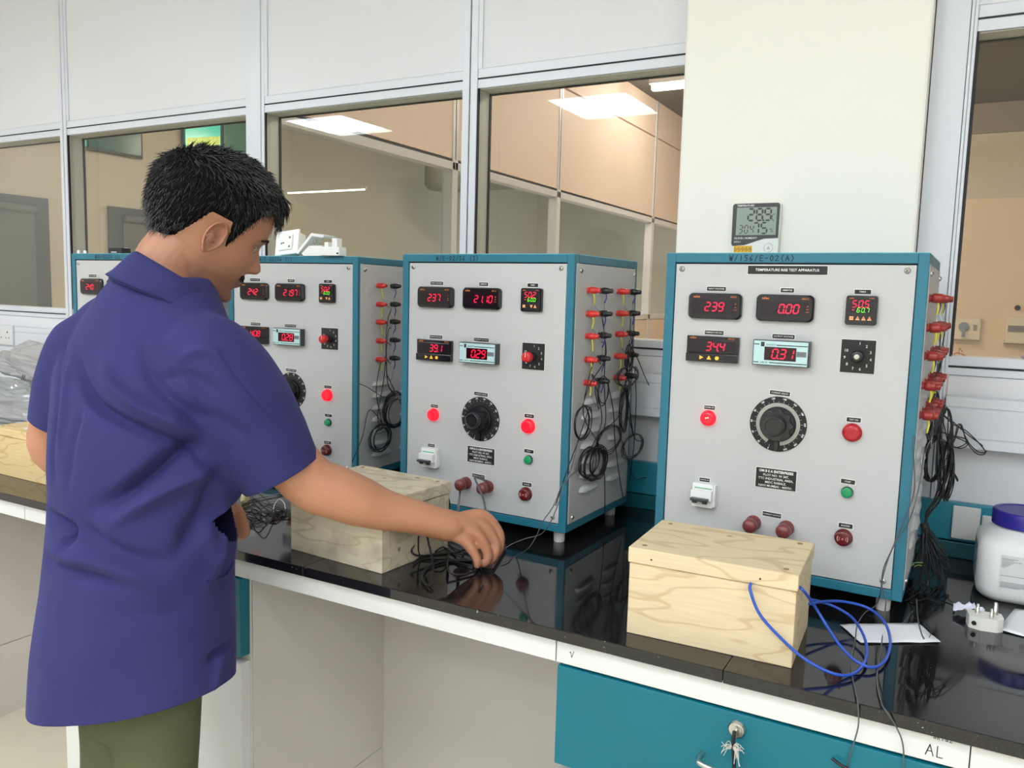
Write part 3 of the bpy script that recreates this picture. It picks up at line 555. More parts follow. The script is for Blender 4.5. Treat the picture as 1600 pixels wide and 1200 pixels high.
def dial(root, u, v, big, zr):
    m_ = MB(); m_.lathe([(.0485, 0), (.0485, .0012)], (0, 0, 0), (0, -1, 0), 48); n = 60
    if not big:
        pts = []; a0, a1 = math.radians(-115), math.radians(295)-2*PI*0
        A = [math.radians(-99+18)+k*(2*PI-math.radians(36))/n for k in range(n+1)]
        o_ = [(.0375*math.cos(a), -.0016, .0375*math.sin(a)) for a in A]; i_ = [(.031*math.cos(a), -.0016, .031*math.sin(a)) for a in A]
        m_.add(o_+i_, [(k, k+n+1, k+n+2, k+1) for k in range(n)], 1)
    o = m_.build('dial_plate', [BLACKM, RING], root); o.location = (u, FP, v)
    m_ = MB(); vals = ['0', '20', '40', '60', '80', '100', '120', '140', '160', '180', '200', '220', '240', '260', '270']
    for k in range(27):
        a = math.radians(-108-k*12.4); r0, r1 = .0385, (.0425 if k % 2 == 0 else .0405); d = Vector((math.cos(a), 0, math.sin(a))); e_ = Vector((-math.sin(a), 0, math.cos(a)))*.0002
        q = Vector((0, -.0017, 0)); m_.add([q+d*r0-e_, q+d*r1-e_, q+d*r1+e_, q+d*r0+e_], [(0, 1, 2, 3)])
        if k % 2 == 0: add_text(m_, vals[k//2], .0042, q+d*.0452, .03, rot=a-PI/2)
    m_.build('numerals', WHITEP, o)
    def scal(r, amp, h0, h1, mb):
        n = 72; R = [r+amp*math.cos(9*2*PI*k/n) for k in range(n)]
        P0 = [(R[k]*math.cos(2*PI*k/n), -h0, R[k]*math.sin(2*PI*k/n)) for k in range(n)]; P1 = [(x*.95, -h1, z*.95) for x, _, z in P0]
        mb.add(P0+P1, [(k, (k+1) % n, (k+1) % n+n, k+n) for k in range(n)], 0, True); mb.add(P1, [tuple(range(n))])
    m_ = MB(); m_.lathe([(.030, .001), (.030, .008), (.0285, .010)], (0, 0, 0), (0, -1, 0), 40); scal(.0265, .0014, .009, .022, m_)
    m_.lathe([(.018, .021), (.0175, .034), (.0155, .0365), (.0145, .0365), (.0135, .0345)], (0, 0, 0), (0, -1, 0), 36)
    m_.prism([(-.004, -.020), (-.003, -.046), (.003, -.046), (.004, -.020)], -.006, -.001); m_.build('dial_knob', KNOB, o)
def lens(root, u, v, r, mt, name, h=.011, ringm=None):
    m_ = MB(); m_.lathe([(r*1.12, 0), (r*1.12, .002), (r*1.02, .003)], (0, 0, 0), (0, -1, 0), 28); o = m_.build(name, ringm or mt, root); o.location = (u, FP, v)
    m_ = MB(); m_.lathe([(r, .002), (r, h*.75), (r*.93, h*.92), (r*.7, h), (r*.2, h*1.02)], (0, 0, 0), (0, -1, 0), 28); m_.build('lens', mt, o); return o
def binding_post(root, u, v):
    m_ = MB(); m_.lathe([(.0135, 0), (.0135, .006), (.012, .007), (.012, .013), (.0105, .014), (.0105, .016), (.0125, .017), (.0125, .030), (.0095, .034), (.003, .0355)], (0, 0, 0), (0, -1, 0), 26)
    o = m_.build('output_post', BROWNP, root); o.location = (u, FP, v)
    m_ = MB(); m_.lathe([(.0126, .0145), (.0126, .0155)], (0, 0, 0), (0, -1, 0), 24); m_.build('washer', mat('dark_washer', (70, 30, 30), .3), o)
def breaker(root, u, v):
    m_ = MB(); m_.box((-.019, -.014, -.022), (.019, 0, .022), 0); m_.box((-.019, -.024, -.008), (.019, -.014, .010), 0); m_.box((.019, -.012, -.020), (.0225, 0, .020), 0); m_.box((-.015, -.0145, .012), (.017, -.014, .0145), 1)
    o = m_.build('breaker', [WHITE, mat('green_print', (120, 176, 140), .5)], root, .001); o.location = (u, FP, v)
    m_ = MB(); m_.box((-.017, -.034, -.0075), (.015, -.022, -.0025), 0); m_.box((-.015, -.0275, -.013), (-.006, -.023, -.004), 0); m_.box((.004, -.0275, -.013), (.013, -.023, -.004), 0); m_.box((-.005, -.026, -.012), (.003, -.023, -.004), 1); m_.build('lever', [mat('lever_dark', (58, 60, 66), .3), PLATE], o, .001)
def screw(root, p, nrm):
    nrm = Vector(nrm); m_ = MB(); m_.lathe([(.0052, 0), (.0052, .001), (.0042, .0028), (.002, .0036)], p, nrm, 16)
    a = nrm.orthogonal().normalized(); b = nrm.cross(a); q = Vector(p)+nrm*.0034
    for d, e_ in ((a, b), (b, a)):
        vs = [q+d*s*.0026+e_*t*.0005+nrm*(h) for s in (-1, 1) for t in (-1, 1) for h in (0, .0006)]; m_.add(vs, [(1, 3, 7, 5), (0, 1, 5, 4), (2, 6, 7, 3)], 1)
    m_.build('screw', [STEEL, BLACKM], root)
def post(root, d, v, mt, name, L=.030, g=1.0):
    m_ = MB(); m_.lathe([(r_*g, h_) for r_, h_ in [(.0062, 0), (.0062, .003), (.0050, .0035), (.0050, .0055), (.0068, .0065), (.0072, .010), (.0066, .020), (.0058, .0215), (.0050, .022), (.0050, L-.002), (.0042, L)]], (CW, d, v), (1, 0, 0), 16)
    m_.lathe([(.0022, L), (.0022, L+.0002)], (CW, d, v), (1, 0, 0), 10, 1); m_.build(name, [mt, BLACKM], root)

LAY = {'A': dict(m4=(.0943, .428), m5=(.2155, .428), sw=(.3365, .4295), dial=(.2155, .3035), lamps=.302, plate=(.2177, .2062), green=(.3356, .200), mcb=(.0925, .161), posts=.122, buz=.1215),
       'B': dict(m4=(.0943, .388), m5=(.2145, .389), sw=(.343, .3895), dial=(.2165, .2455), lamps=.243, plate=(.220, .166), green=(.3394, .172), mcb=(.0875, .146), posts=.100, buz=.098)}
def cabinet(i, lay, vals, hand, hx, label):
    Mx = cabM(i); r = CABS[i][2]; root = empty('test_cabinet', Mx.translation, r, label, 'apparatus', 'teal test cabinets on the bench')
    W, D, z0, z1 = CW, CD, CF, CF+CH; L = LAY[lay]; t = .0165
    m_ = MB()
    for y0, y1 in ((-.003, .018), (D-.018, D)):
        m_.box((0, y0, z0), (t, y1, z1)); m_.box((W-t, y0, z0), (W, y1, z1)); m_.box((t, y0, z0), (W-t, y1, z0+t)); m_.box((t, y0, z1-t), (W-t, y1, z1))
    for x0, x1 in ((0, .018), (W-.018, W)): m_.box((x0, .018, z0), (x1, D-.018, z0+t)); m_.box((x0, .018, z1-t), (x1, D-.018, z1))
    m_.build('frame', TEAL, root, .0012)
    m_ = MB(); m_.box((t-.0005, .003, z0+t-.0005), (W-t+.0005, .004, z1-t+.0005)); m_.build('panel_gap', GASKET, root)
    boxo('front_panel', (t+.0014, -.0005, z0+t+.0014), (W-t-.0014, .0025, z1-t-.0026), PANEL, root, .0006)
    boxo('top_panel', (.001, .001, z1), (W-.001, D-.001, z1+.0012), mat('teal_top_highlight', (120, 196, 206), .35), root)  # paler teal paints the bright edge highlight onto the top
    boxo('side_panel', (W-.002, .0065, z0+t+.001), (W+.0012, D-.012, z1-t-.001), PANEL, root, .0006)
    boxo('side_panel', (-.0012, .0065, z0+t+.001), (.002, D-.012, z1-t-.001), PANEL, root, .0006)
    boxo('back_panel', (t, D-.002, z0+t), (W-t, D+.001, z1-t), PANEL, root); boxo('bottom_panel', (.01, .01, z0+.001), (W-.01, D-.01, z0+.003), PANEL, root)
    for fx in (.030, W-.030):
        for fy in (.030, D-.030):
            m_ = MB(); m_.lathe([(.0105, 0), (.0115, .002), (.0122, .026), (.0122, CF)], (fx, fy, 0), (0, 0, 1), 22); m_.build('foot', NYLON, root)
    for u, v in ((.029, z1-.028), (W-.031, z1-.028), (W-.031, z0+.030), (.029, z0+.030)): screw(root, (u, FP, v), (0, -1, 0))
    for d, v in ((.025, z1-.031), (D-.020, z1-.031), (.025, z0+.029), (D-.020, z0+.029)): screw(root, (W+.0012, d, v), (1, 0, 0))
    m_ = MB(); add_hand(m_, hand, .0092, (hx, -.0036, z1-.0085), pen=.15, adv=.95); m_.build('marker_writing', INK, root)
    # front instruments
    if lay == 'A': plate_label(root, .2140, .5700, .132, .0145, 'TEMPERATURE RISE TEST APPARATUS', .0063, 'title_plate', bold=.012)
    for s, u, v, w in (('INPUT VOLTAGE', .0942, .5358, .034), ('AMMETER', .2170, .5358, .022), ('TIMER', .3368, .5358, .025)): plate_label(root, u, v, w, .006, s)
    meter_vaf(root, .0942, .5050, vals[0], 'V'); meter_vaf(root, .2155, .5052, vals[1], 'A'); meter_timer(root, .3375, .5055, vals[2], vals[3], lay == 'A')
    u, v = L['m4']; meter_temp(root, u, v, vals[4]); plate_label(root, u, v+.0295, .034, .006, 'TEMPERATURE IND.', .0042)
    u, v = L['m5']; meter_out(root, u, v, vals[5]); plate_label(root, u, v+.0285, .037, .006, 'OUTPUT VOLTAGE')
    u, v = L['sw']; selector(root, u, v, lay == 'B')
    u, v = L['dial']; dial(root, u, v, lay == 'B', 0); plate_label(root, u, v+.0545, .034, .006, 'CURRENT ADJUST', .0042, rot=.04)
    z = L['lamps']; on = lay == 'B'
    lens(root, .0920, z, .0128, LAMPON, 'power_lamp'); lens(root, .3365, z, .0140, LAMPON if on else LAMPOFF, 'test_lamp')
    if lay == 'A':
        m_ = MB(); m_.lathe([(.0012, 0), (.0012, .0004)], (.091, FP-.0116, z+.001), (0, -1, 0), 8); m_.lathe([(.0012, 0), (.0012, .0004)], (.0945, FP-.0116, z+.002), (0, -1, 0), 8); m_.build('lamp_glint', mat('bright_glint', (255, 235, 180), .3, emit=1.3), root)  # glint on the lens, built as two glowing dots
    plate_label(root, .0935, z+.0195, .020, .0055, 'POWER ON', .004); plate_label(root, .3375, z+.0215, .022, .006, 'TEST ON', .0042)
    u, v = L['plate']
    m_ = MB(); m_.box((-.0355, -.0006, -.0185), (.0355, 0, .0185), 1); m_.box((-.0345, -.0011, -.0175), (.0345, -.0006, .0175), 0); o = m_.build('maker_plate', [BLACK, WHITEP], root); o.location = (u, FP, v)
    m_ = MB(); add_text(m_, 'OM B S A ENTERPRISES', .0062, (0, -.0014, .0125), .035, sx=.93)
    for k, s in enumerate(('PLOT NO. W 307,', 'TTC INDUSTRIAL AREA,', 'MIDC RABALE,', 'NAVI MUMBAI - 400701.')): add_text(m_, s, .0056, (0, -.0014, .0055-k*.0064), .01)
    m_.build('lettering', WHITEP, o)
    u, v = L['green']; lens(root, u, v, .0088, GREENB, 'start_button', .009, BLACKG); plate_label(root, u, v+.0180, .022, .006, 'START', .0042, rot=.03)
    u, v = L['mcb']; breaker(root, u, v); plate_label(root, u-.001, v+.0262, .019, .0045, 'CONTROL ON', .003)
    v = L['posts']
    for u in (.1840, .2410): binding_post(root, u, v)
    plate_label(root, .2150, v+.0195, .032, .0065, 'CURRENT OUTPUT', .0042, rot=.03)
    v = L['buz']; o = lens(root, .3350, v, .0132, BUZZ, 'buzzer', .012); plate_label(root, .3370, v+.0205, .022, .0065, 'BUZZER', .0045)
    m_ = MB()
    for s_ in (-1, 1):
        for rr in (.0055, .0085):
            for k in range(6):
                a = math.radians(-32+64*k/6); b = math.radians(-32+64*(k+1)/6)
                m_.add([(s_*rr*math.cos(q)*f_, -.0126, rr*math.sin(q)*f_) for q, f_ in ((a, .9), (b, .9), (b, 1.08), (a, 1.08))], [(0, 1, 2, 3) if s_ < 0 else (3, 2, 1, 0)])
    m_.lathe([(.0016, 0), (.0016, .0003)], (0, -.0125, 0), (0, -1, 0), 10); m_.build('horn_symbol', mat('dusky_pink_print', (190, 140, 140), .5), o)
    # side terminals and louvres
    rows = (.5287, .4805, .4345, .3857, .3370)
    cols = ((.060, REDP, 'red_post'), (.121, BLACK, 'black_post'), (.213, REDP, 'red_post'), (.277, BLACK, 'black_post')) if i == 3 else ((.079, REDP, 'red_post'), (.143, BLACK, 'black_post')) if i != 4 else ((.035, REDD, 'red_post'), (.100, REDD, 'red_post'), (.200, REDD, 'red_post'), (.262, REDD, 'red_post'))
    for v in rows:
        for d, mt, nm in cols: post(root, d, v, mt, nm, .030 if i != 4 else .029, 1.0 if i != 4 else 1.12)
    nl = 7 if i != 2 else 7; top = .298 if i != 2 else .275; st = .0312 if i != 2 else .0312
    LP = .011 if i != 4 else .0045
    for c0 in ((.052, .190) if i != 2 else (.060, .190)):
        for k in range(nl):
            m_ = MB(); z = top-k*st; n = 8; vs = []; fs = []; LL = .085
            for a in range(n+1):
                th = PI*a/n
                for s_ in range(5):
                    ph = PI/2*s_/4; vs.append((W+.0012+LP*math.sin(ph)*max(.0, math.sin(th))**.5, c0+LL/2-LL/2*math.cos(th), z-.006+.013*math.cos(ph)*max(.25, math.sin(th)**.5)))
            for a in range(n):
                for s_ in range(4): fs.append((a*5+s_, (a+1)*5+s_, (a+1)*5+s_+1, a*5+s_+1))
            m_.add(vs, fs, 0, True); m_.add([(W+.0012, c0, z-.006), (W+.0012+LP, c0+LL*.1, z-.006), (W+.0012+LP, c0+LL*.9, z-.006), (W+.0012, c0+LL, z-.006)], [(0, 1, 2, 3)], 1); m_.build('louvre', [LOUV, LOUV], root)
    return root
cabinet(4, 'A', ('239', '0.00', '50.5', '60.7', '34.4', '0.31'), 'W/156/E-02(A)', .172, 'teal and grey test cabinet at right showing 239 and 0.00 with title strip')
cabinet(3, 'B', ('237', '21.10', '50.2', '60.0', '39.1', '0.29'), 'W/E-02/36 (3)', .150, 'teal and grey test cabinet beside the hand showing 237 and 21.10')
cabinet(2, 'B', ('242', '21.97', '50.2', '60.0', '40.8', '0.28'), 'W/E-02/36 (1)', .168, 'teal and grey test cabinet by the face of the man showing 242 and 21.97')
cabinet(1, 'B', ('240', '21.50', '50.2', '60.0', '38.5', '0.27'), 'W/E-02/36 (2)', .168, 'teal and grey test cabinet at far left mostly hidden behind the man')
print('cabinets done')
# ------------------------------------------------------------------ wooden boxes
def wood_box(x, y, rz, w, d, label, wm, rot_lid=0, h=.1375, lt=.025, name='wooden_box'):
    e = empty(name, (x, y, B), rz, label, 'box'); t = .016
    boxo('front_board', (0, 0, 0), (w, t, h-lt), wm, e, .0015); boxo('back_board', (0, d-t, 0), (w, d, h-lt), wm, e, .0015)
    o = boxo('side_board', (0, t, 0), (t, d-t, h-lt), wm, e, .0015); boxo('side_board', (w-t, t, 0), (w, d-t, h-lt-.0008), wm, e, .0015)
    boxo('base_board', (t, t, 0), (w-t, d-t, .01), wm, e)
    l = boxo('lid', (-.002, -.003, h-lt+.0008), (w+.002, d+.003, h), wm, e, .002); l.rotation_euler = (0, 0, rot_lid)
    for u in (.018, w-.018):
        for v in (.016, d-.016):
            m_ = MB(); m_.lathe([(.0042, 0), (.0042, .0006), (.002, .0004)], (u, v, h), (0, 0, 1), 12); m_.build('screw', mat('sunk_screw', (150, 128, 96), .6), l)
    m_ = MB()
    for u in (.035, w-.05):
        m_.lathe([(.0016, 0), (.0016, .0003)], (u, -.003, h-lt/2-.002), (0, -1, 0), 8)
    m_.build('nail_hole', mat('nail_dark', (70, 48, 34), .7), l); return e
wood_box(-.4235, 1.1555, .0375, .2452, .172, 'pale pine box with flat lid and blue cable in front of the rightmost cabinet', WOODR)
wood_box(-1.1405, 1.1725, -.071, .241, .200, 'stained pine box under the reaching forearm', WOODM)
wood_box(-2.2550, 1.2160, -.021, .245, .185, 'yellowish pine box at far left beside the elbow', WOODL, h=.128, lt=.022)
m_ = MB(); m_.box((-2.155, 1.235, B+.1285), (-2.10, 1.275, B+.1290)); tag(m_.build('paper_label', PAPER), 'small white paper slip on the lid of the yellowish box', 'paper')

# ------------------------------------------------------------------ wires
def wpath(pts, k=7): return spline(pts, k)
def wire(name, pts, r, mt, label, cat='wire', group=None, n=6, k=7, kind=None):
    m_ = MB(); m_.tube(wpath(pts, k), r, n); return tag(m_.build(name, mt), label, cat, group, kind)
def coil_pts(c, e1, e2, ra, rb, turns, seed, jit=.12, a0=PI/2, nrm=None):
    """loops of a bundled wire in the plane (e1, e2) around c"""
    rr = random.Random(seed); out = []; n = 9; s1, s2, s3 = (rr.uniform(-jit, jit) for _ in range(3)); cx = cy = 0
    for i in range(int(turns*n)):
        if i % n == 0: s1, s2 = rr.uniform(-jit, jit), rr.uniform(-jit, jit); cx, cy = rr.uniform(-jit, jit)*ra*.6, rr.uniform(-jit, jit)*rb*.6; dz = rr.uniform(-.004, .004)
        a = a0+2*PI*i/n; out.append(c+e1*(cx+ra*(1+s1)*math.cos(a))+e2*(cy+rb*(1+s2)*math.sin(a))+(nrm*dz if nrm else Vector((0, 0, 0))))
    return out
def cord_set(i, row, d_r, d_b, v, joins, label, grp, coilp, lead_mt=(YEL, BLUS), r=.0011, L=.030, seed=0):
    """one sensor wire: yellow lead on the red post, second lead on the black post, black cord to its coil"""
    Mx = cabM(i); rr = random.Random(seed*13+row); P = lambda d, z, off=.012: Mx @ Vector((CW+off, d, z))
    e = empty('sensor_wire', P(d_r, v-.03), 0, label, 'wire', grp); o = e.location.copy(); q = Matrix.Translation(-o)
    jy = P(d_r+.003+rr.uniform(-.003, .005), v-.026-rr.uniform(0, .005), .014)
    m_ = MB(q); m_.tube(spline([P(d_r, v-.004, .014), P(d_r+.001, v-.014, .016), jy], 4), .0017, 6); m_.build('yellow_lead', lead_mt[0], e)
    jb = P(d_b-.002+rr.uniform(-.004, .003), v-.025-rr.uniform(0, .005), .013)
    m_ = MB(q); m_.tube(spline([P(d_b, v-.004, .014), P(d_b, v-.013, .016), jb], 4), .0015, 6); m_.build('blue_lead', lead_mt[1], e)
    J = P(*joins); m_ = MB(q); m_.tube(spline([jy, (jy+J)/2+Vector((.003, 0, -.004)), J], 5), .0004, 4); m_.tube(spline([jb, (jb+J)/2+Vector((.002, 0, .003)), J], 5), .0004, 4); m_.build('thin_core', WIREG, e)
    m_ = MB(q); m_.tube(spline([J]+coilp(P, rr), 5), r, 5); m_.build('cord', WIREK, e); return e
ROWS = (.5287, .4805, .4345, .3857, .3370); RN = ('top', 'second', 'third', 'fourth', 'lowest')
def plane_coil(i, px, py, ra, rb, turns, seed, off=.018, tail=None, pre=None):
    Mx = cabM(i); d, v = side_at(i, px, py, off); c = Mx @ Vector((CW+off, d, v)); e1 = Mx.to_3x3() @ Vector((0, 1, 0)); n_ = Mx.to_3x3() @ Vector((1, 0, 0))
    pts = coil_pts(c, e1, Vector((0, 0, 1)), ra, rb, turns, seed, nrm=n_)
    if pre: pts = [Mx @ Vector((CW+o_, *side_at(i, x_, y_, o_))) for x_, y_, o_ in pre]+pts
    if tail: pts += [Mx @ Vector((CW+o_, *side_at(i, x_, y_, o_))) for x_, y_, o_ in tail]
    return pts
C3 = [  # row, column, coil spec
    (0, 0, dict(px=910, py=661, ra=.036, rb=.033, turns=4, pre=[(944, 520, .014), (946, 560, .016), (922, 600, .02)], tail=[(903, 690, .02), (886, 735, .035), (868, 790, .05)])),
    (1, 0, dict(px=929, py=723, ra=.055, rb=.036, turns=5, pre=[(946, 540, .014), (944, 600, .016), (946, 660, .018)])),
    (2, 0, dict(px=936, py=721, ra=.040, rb=.034, turns=5, pre=[(930, 560, .016), (918, 600, .018), (912, 650, .02)], tail=[(945, 760, .014), (945, 806, .012)])),
    (3, 0, dict(px=922, py=722, ra=.046, rb=.030, turns=4, pre=[(925, 585, .02), (935, 620, .03), (940, 660, .02)])),
    (4, 0, dict(px=945, py=610, ra=.028, rb=.030, turns=2, pre=[(930, 605, .02)], tail=[(958, 640, .016), (961, 690, .018), (968, 745, .016), (974, 780, .014)])),
    (0, 1, dict(px=979, py=588, ra=.062, rb=.024, turns=4, pre=[(985, 520, .018), (990, 555, .02)], tail=[(994, 625, .02), (990, 700, .02), (984, 752, .018)])),
    (1, 1, dict(px=954, py=686, ra=.062, rb=.030, turns=4, pre=[(978, 590, .018), (972, 640, .02)], tail=[(975, 700, .02), (990, 745, .02), (1010, 746, .02)])),
    (2, 1, dict(px=988, py=697, ra=.062, rb=.026, turns=3, pre=[(984, 580, .018), (980, 640, .02)])),
    (3, 1, dict(px=975, py=640, ra=.018, rb=.050, turns=5, pre=[(982, 585, .02)], tail=[(990, 680, .02), (1003, 690, .02)])),
    (4, 1, dict(px=982, py=560, ra=.020, rb=.030, turns=4, pre=[(985, 600, .02), (980, 585, .02)], tail=[(996, 560, .03), (1006, 585, .03), (1014, 602, .03)]))]
for row, c, sp in C3:
    dr, db = ((.060, .121), (.213, .277))[c]; v = ROWS[row]; sp = dict(sp)
    j = (dr+.045, v-.060, .016)
    cord_set(3, row, dr, db, v, j, f'thin black sensor wire on the {RN[row]} terminals, {"front" if c == 0 else "rear"} column, of the cabinet beside the hand', 'sensor wires of the cabinet beside the hand',
             lambda P, rr, sp=sp, row=row, c=c: plane_coil(3, seed=row*7+c, **sp))
C2 = [(0, dict(px=617, py=640, ra=.055, rb=.046, turns=4, pre=[(606, 500, .014), (603, 540, .014), (606, 600, .016)])), (1, dict(px=594, py=685, ra=.047, rb=.034, turns=4, pre=[(606, 520, .014), (600, 590, .014), (590, 650, .014)])),
      (2, dict(px=619, py=645, ra=.045, rb=.040, turns=4, pre=[(604, 540, .014), (606, 600, .014)])), (3, dict(px=596, py=686, ra=.034, rb=.030, turns=3, pre=[(598, 560, .016), (588, 610, .016)], tail=[(578, 640, .02), (566, 683, .03), (550, 722, .04)])),
      (4, dict(px=616, py=640, ra=.050, rb=.044, turns=3, pre=[(604, 585, .016)], tail=[(600, 620, .018), (585, 612, .02), (572, 604, .02), (560, 599, .02)]))]
for row, sp in C2:
    cord_set(2, row, .079, .143, ROWS[row]-.004, (.125, ROWS[row]-.062, .014), f'thin black sensor wire on the {RN[row]} terminals of the cabinet facing the man', 'sensor wires of the cabinet facing the man', lambda P, rr, sp=sp, row=row: plane_coil(2, seed=50+row, **sp))
# rightmost cabinet: ten cords gathered into a tangle
def tangle(k):
    rr = random.Random(900+k); J = lambda x, y, w=1.62, s=3: at(x+rr.uniform(-s, s), y+rr.uniform(-s, s), w=w+rr.uniform(-.012, .012))
    pts = [J(1462, 612, 1.6), J(1470, 640, 1.6, 2)]
    cxx = (1460, 1457, 1478, 1482, 1475)[k % 5]; cyy = (718, 716, 735, 745, 700)[k % 5]; hx = (13, 15, 9, 7, 12)[k % 5]; hy = (34, 36, 42, 36, 60)[k % 5]
    if k in (2, 7): pts += [J(1490, 662, 1.62), J(1510, 676, 1.62), J(1540, 702, 1.62), J(1530, 709, 1.62), J(1512, 690, 1.62), J(1500, 660, 1.62), J(1488, 690, 1.62)]
    if k in (1, 6): pts += [J(1445, 652, 1.6), J(1450, 668, 1.6), J(1480, 678, 1.6), J(1512, 690, 1.61), J(1495, 700, 1.62)]
    if k in (4, 8): pts += [J(1470, 720), J(1490, 745), J(1497, 748), J(1480, 715)]
    for t in range(3):
        for q in range(8):
            a = PI/2+2*PI*q/8; pts.append(at(cxx+hx*math.cos(a)+rr.uniform(-2.5, 2.5)+4*math.sin(a), cyy-hy*math.sin(a)+rr.uniform(-3, 3), w=1.61+rr.uniform(-.015, .015)))
    pts += [J(1468, 770, 1.6, 5), J(1450, 800, 1.58, 4), J(1445, 823, 1.56, 2)]
    for t in range(2):
        ang = rr.uniform(-.55, .9); ln = rr.uniform(60, 100); bx, by = 1445+ln*math.sin(ang)*.55, 823+ln*math.cos(ang)*.9
        pts += [at(1445+(bx-1445)*.5-4, 823+(by-823)*.5, w=1.55+rr.uniform(-.01, .01)), at(bx-5, by, w=1.53), at(bx+5, by+1, w=1.53), at(1445+(bx-1445)*.5+5, 823+(by-823)*.5, w=1.545), J(1446, 826, 1.555, 2)]
    # ends resting on the worktop
    ex, ey = rr.uniform(1415, 1480), rr.uniform(915, 945); pts += [at((1445+ex)/2, 880, w=1.53), at(ex, ey-12, z=B+.006), at(ex+rr.uniform(-18, 18), ey, z=B+.003), at(ex+rr.uniform(-22, 22), ey+rr.uniform(0, 14), z=B+.0025)]
    return pts
for k in range(10):
    row, c = k % 5, k//5; dr, db = ((.035, .100), (.200, .262))[c]
    cord_set(4, row, dr, db, ROWS[row], (dr+.045, ROWS[row]-.06, .02), f'thin black wire on the {RN[row]} red terminals, {"front" if c == 0 else "rear"} column, of the rightmost cabinet', 'sensor wires of the rightmost cabinet', lambda P, rr, k=k: tangle(k), (YEL, YEL if row % 2 else BLUS), seed=9)
m_ = MB(); m_.tube([at(1473, 632, w=1.59), at(1462, 660, w=1.59), at(1450, 686, w=1.59)], [.006, .0075, .006], 10); tag(m_.build('tie_wrap', mat('black_tie_tape', (34, 33, 35), .5, bump=.3)), 'black taped bundle hanging beside the rightmost cabinet', 'wire bundle')
m_ = MB(); m_.tube([at(1444, 818, w=1.553), at(1447, 832, w=1.553)], [.0075, .009], 10); tag(m_.build('tie_wrap', MAT['black_tie_tape']), 'black tie on the lower wire bundle above the worktop', 'wire bundle')
for k, (x, y, x2, y2) in enumerate(((1415, 884, 1442, 879), (1420, 889, 1428, 882), (1428, 886, 1440, 884))):
    wire('bare_wire_end', [at(x, y, w=1.50), at((x+x2)/2, (y+y2)/2-2, w=1.50), at(x2, y2, w=1.50)], .0009, mat('yellow_green_wire', (120, 170, 90), .5), 'short bare green wire end in the lower tangle', group='green wire ends in the lower tangle')
# long grey wires that run over the front of the rightmost cabinet, across the worktop and over its edge
wire('grey_wire', [at(1452, 615, w=1.6), at(1444, 640, w=1.54), at(1427, 685, y=1.440), at(1428, 722, y=1.440), at(1428, 770, y=1.440), at(1408, 825, y=1.440), at(1392, 862, y=1.440), at(1380, 890, y=1.440), at(1376, 925, y=1.44), at(1368, 946, z=B+.012), at(1352, 957, z=B+.003), at(1340, 975, z=B+.003),
    at(1336, 1000, z=B+.003), at(1330, 1040, z=B+.003), at(1337, 1083, z=B+.003), at(1340, 1094, y=1.101), at(1341, 1135, y=1.106), at(1328, 1180, y=1.110), at(1322, 1215, y=1.112)], .0010, WIREG, 'long grey wire falling over the bench edge, left of the two', k=6)
wire('grey_wire', [at(1450, 640, w=1.6), at(1446, 690, w=1.54), at(1436, 760, y=1.436), at(1420, 815, y=1.436), at(1398, 850, y=1.436), at(1384, 885, y=1.436), at(1378, 915, y=1.436), at(1384, 938, y=1.436), at(1381, 970, z=B+.004), at(1377, 1010, z=B+.003), at(1370, 1060, z=B+.003), at(1377, 1098, z=B+.003),
    at(1384, 1110, y=1.101), at(1400, 1135, y=1.106), at(1411, 1165, y=1.108), at(1412, 1215, y=1.112)], .0010, WIREG, 'long grey wire falling over the bench edge, right of the two', k=6)
wire('black_wire', [at(1300, 1185, y=1.112), at(1310, 1193, y=1.108), at(1326, 1202, y=1.108)], .0022, WIREK, 'short black wire end crossing the teal drawer at the bottom edge')
wire('grey_wire', [at(1452, 905, w=1.52), at(1440, 935, w=1.49), at(1422, 960, z=B+.004), at(1412, 972, z=B+.003)], .0009, WIREG, 'thin grey wire curving from the tangle to the paper')
wire('grey_wire', [at(1432, 936, z=B+.02), at(1434, 965, z=B+.004), at(1440, 990, z=B+.003), at(1444, 998, z=B+.003)], .0011, WIREG, 'short stripped wire lying on the white paper sheet')
wire('black_wire', [at(1420, 965, z=B+.003), at(1440, 969, z=B+.003), at(1455, 985, z=B+.003), at(1452, 996, z=B+.003)], .0006, WIREK, 'very thin black wire looping on the white paper sheet')
# long wires from the cabinet beside the hand to the block under the hand
Mx3 = cabM(3)
wire('grey_wire', [Mx3 @ Vector((CW+.018, *side_at(3, 903, 690, .018))), at(893, 730, w=1.46), at(880, 765, w=1.44), at(862, 812, w=1.44), at(846, 834, w=1.47), at(820, 842, w=1.50), at(800, 850, w=1.525), at(790, 856, w=1.53)], .0009, WIREG, 'thin grey wire slanting from the coil to the dark block under the hand')
wire('grey_wire', [Mx3 @ Vector((CW+.018, *side_at(3, 902, 735, .018))), at(880, 755, w=1.46), at(865, 790, w=1.44), at(848, 815, w=1.45), at(838, 838, w=1.47), at(826, 856, w=1.49), at(808, 868, z=B+.004), at(793, 876, z=B+.003), at(783, 880, z=B+.003)], .0009, WIREG, 'thin grey wire ending on the worktop right of the fingers')
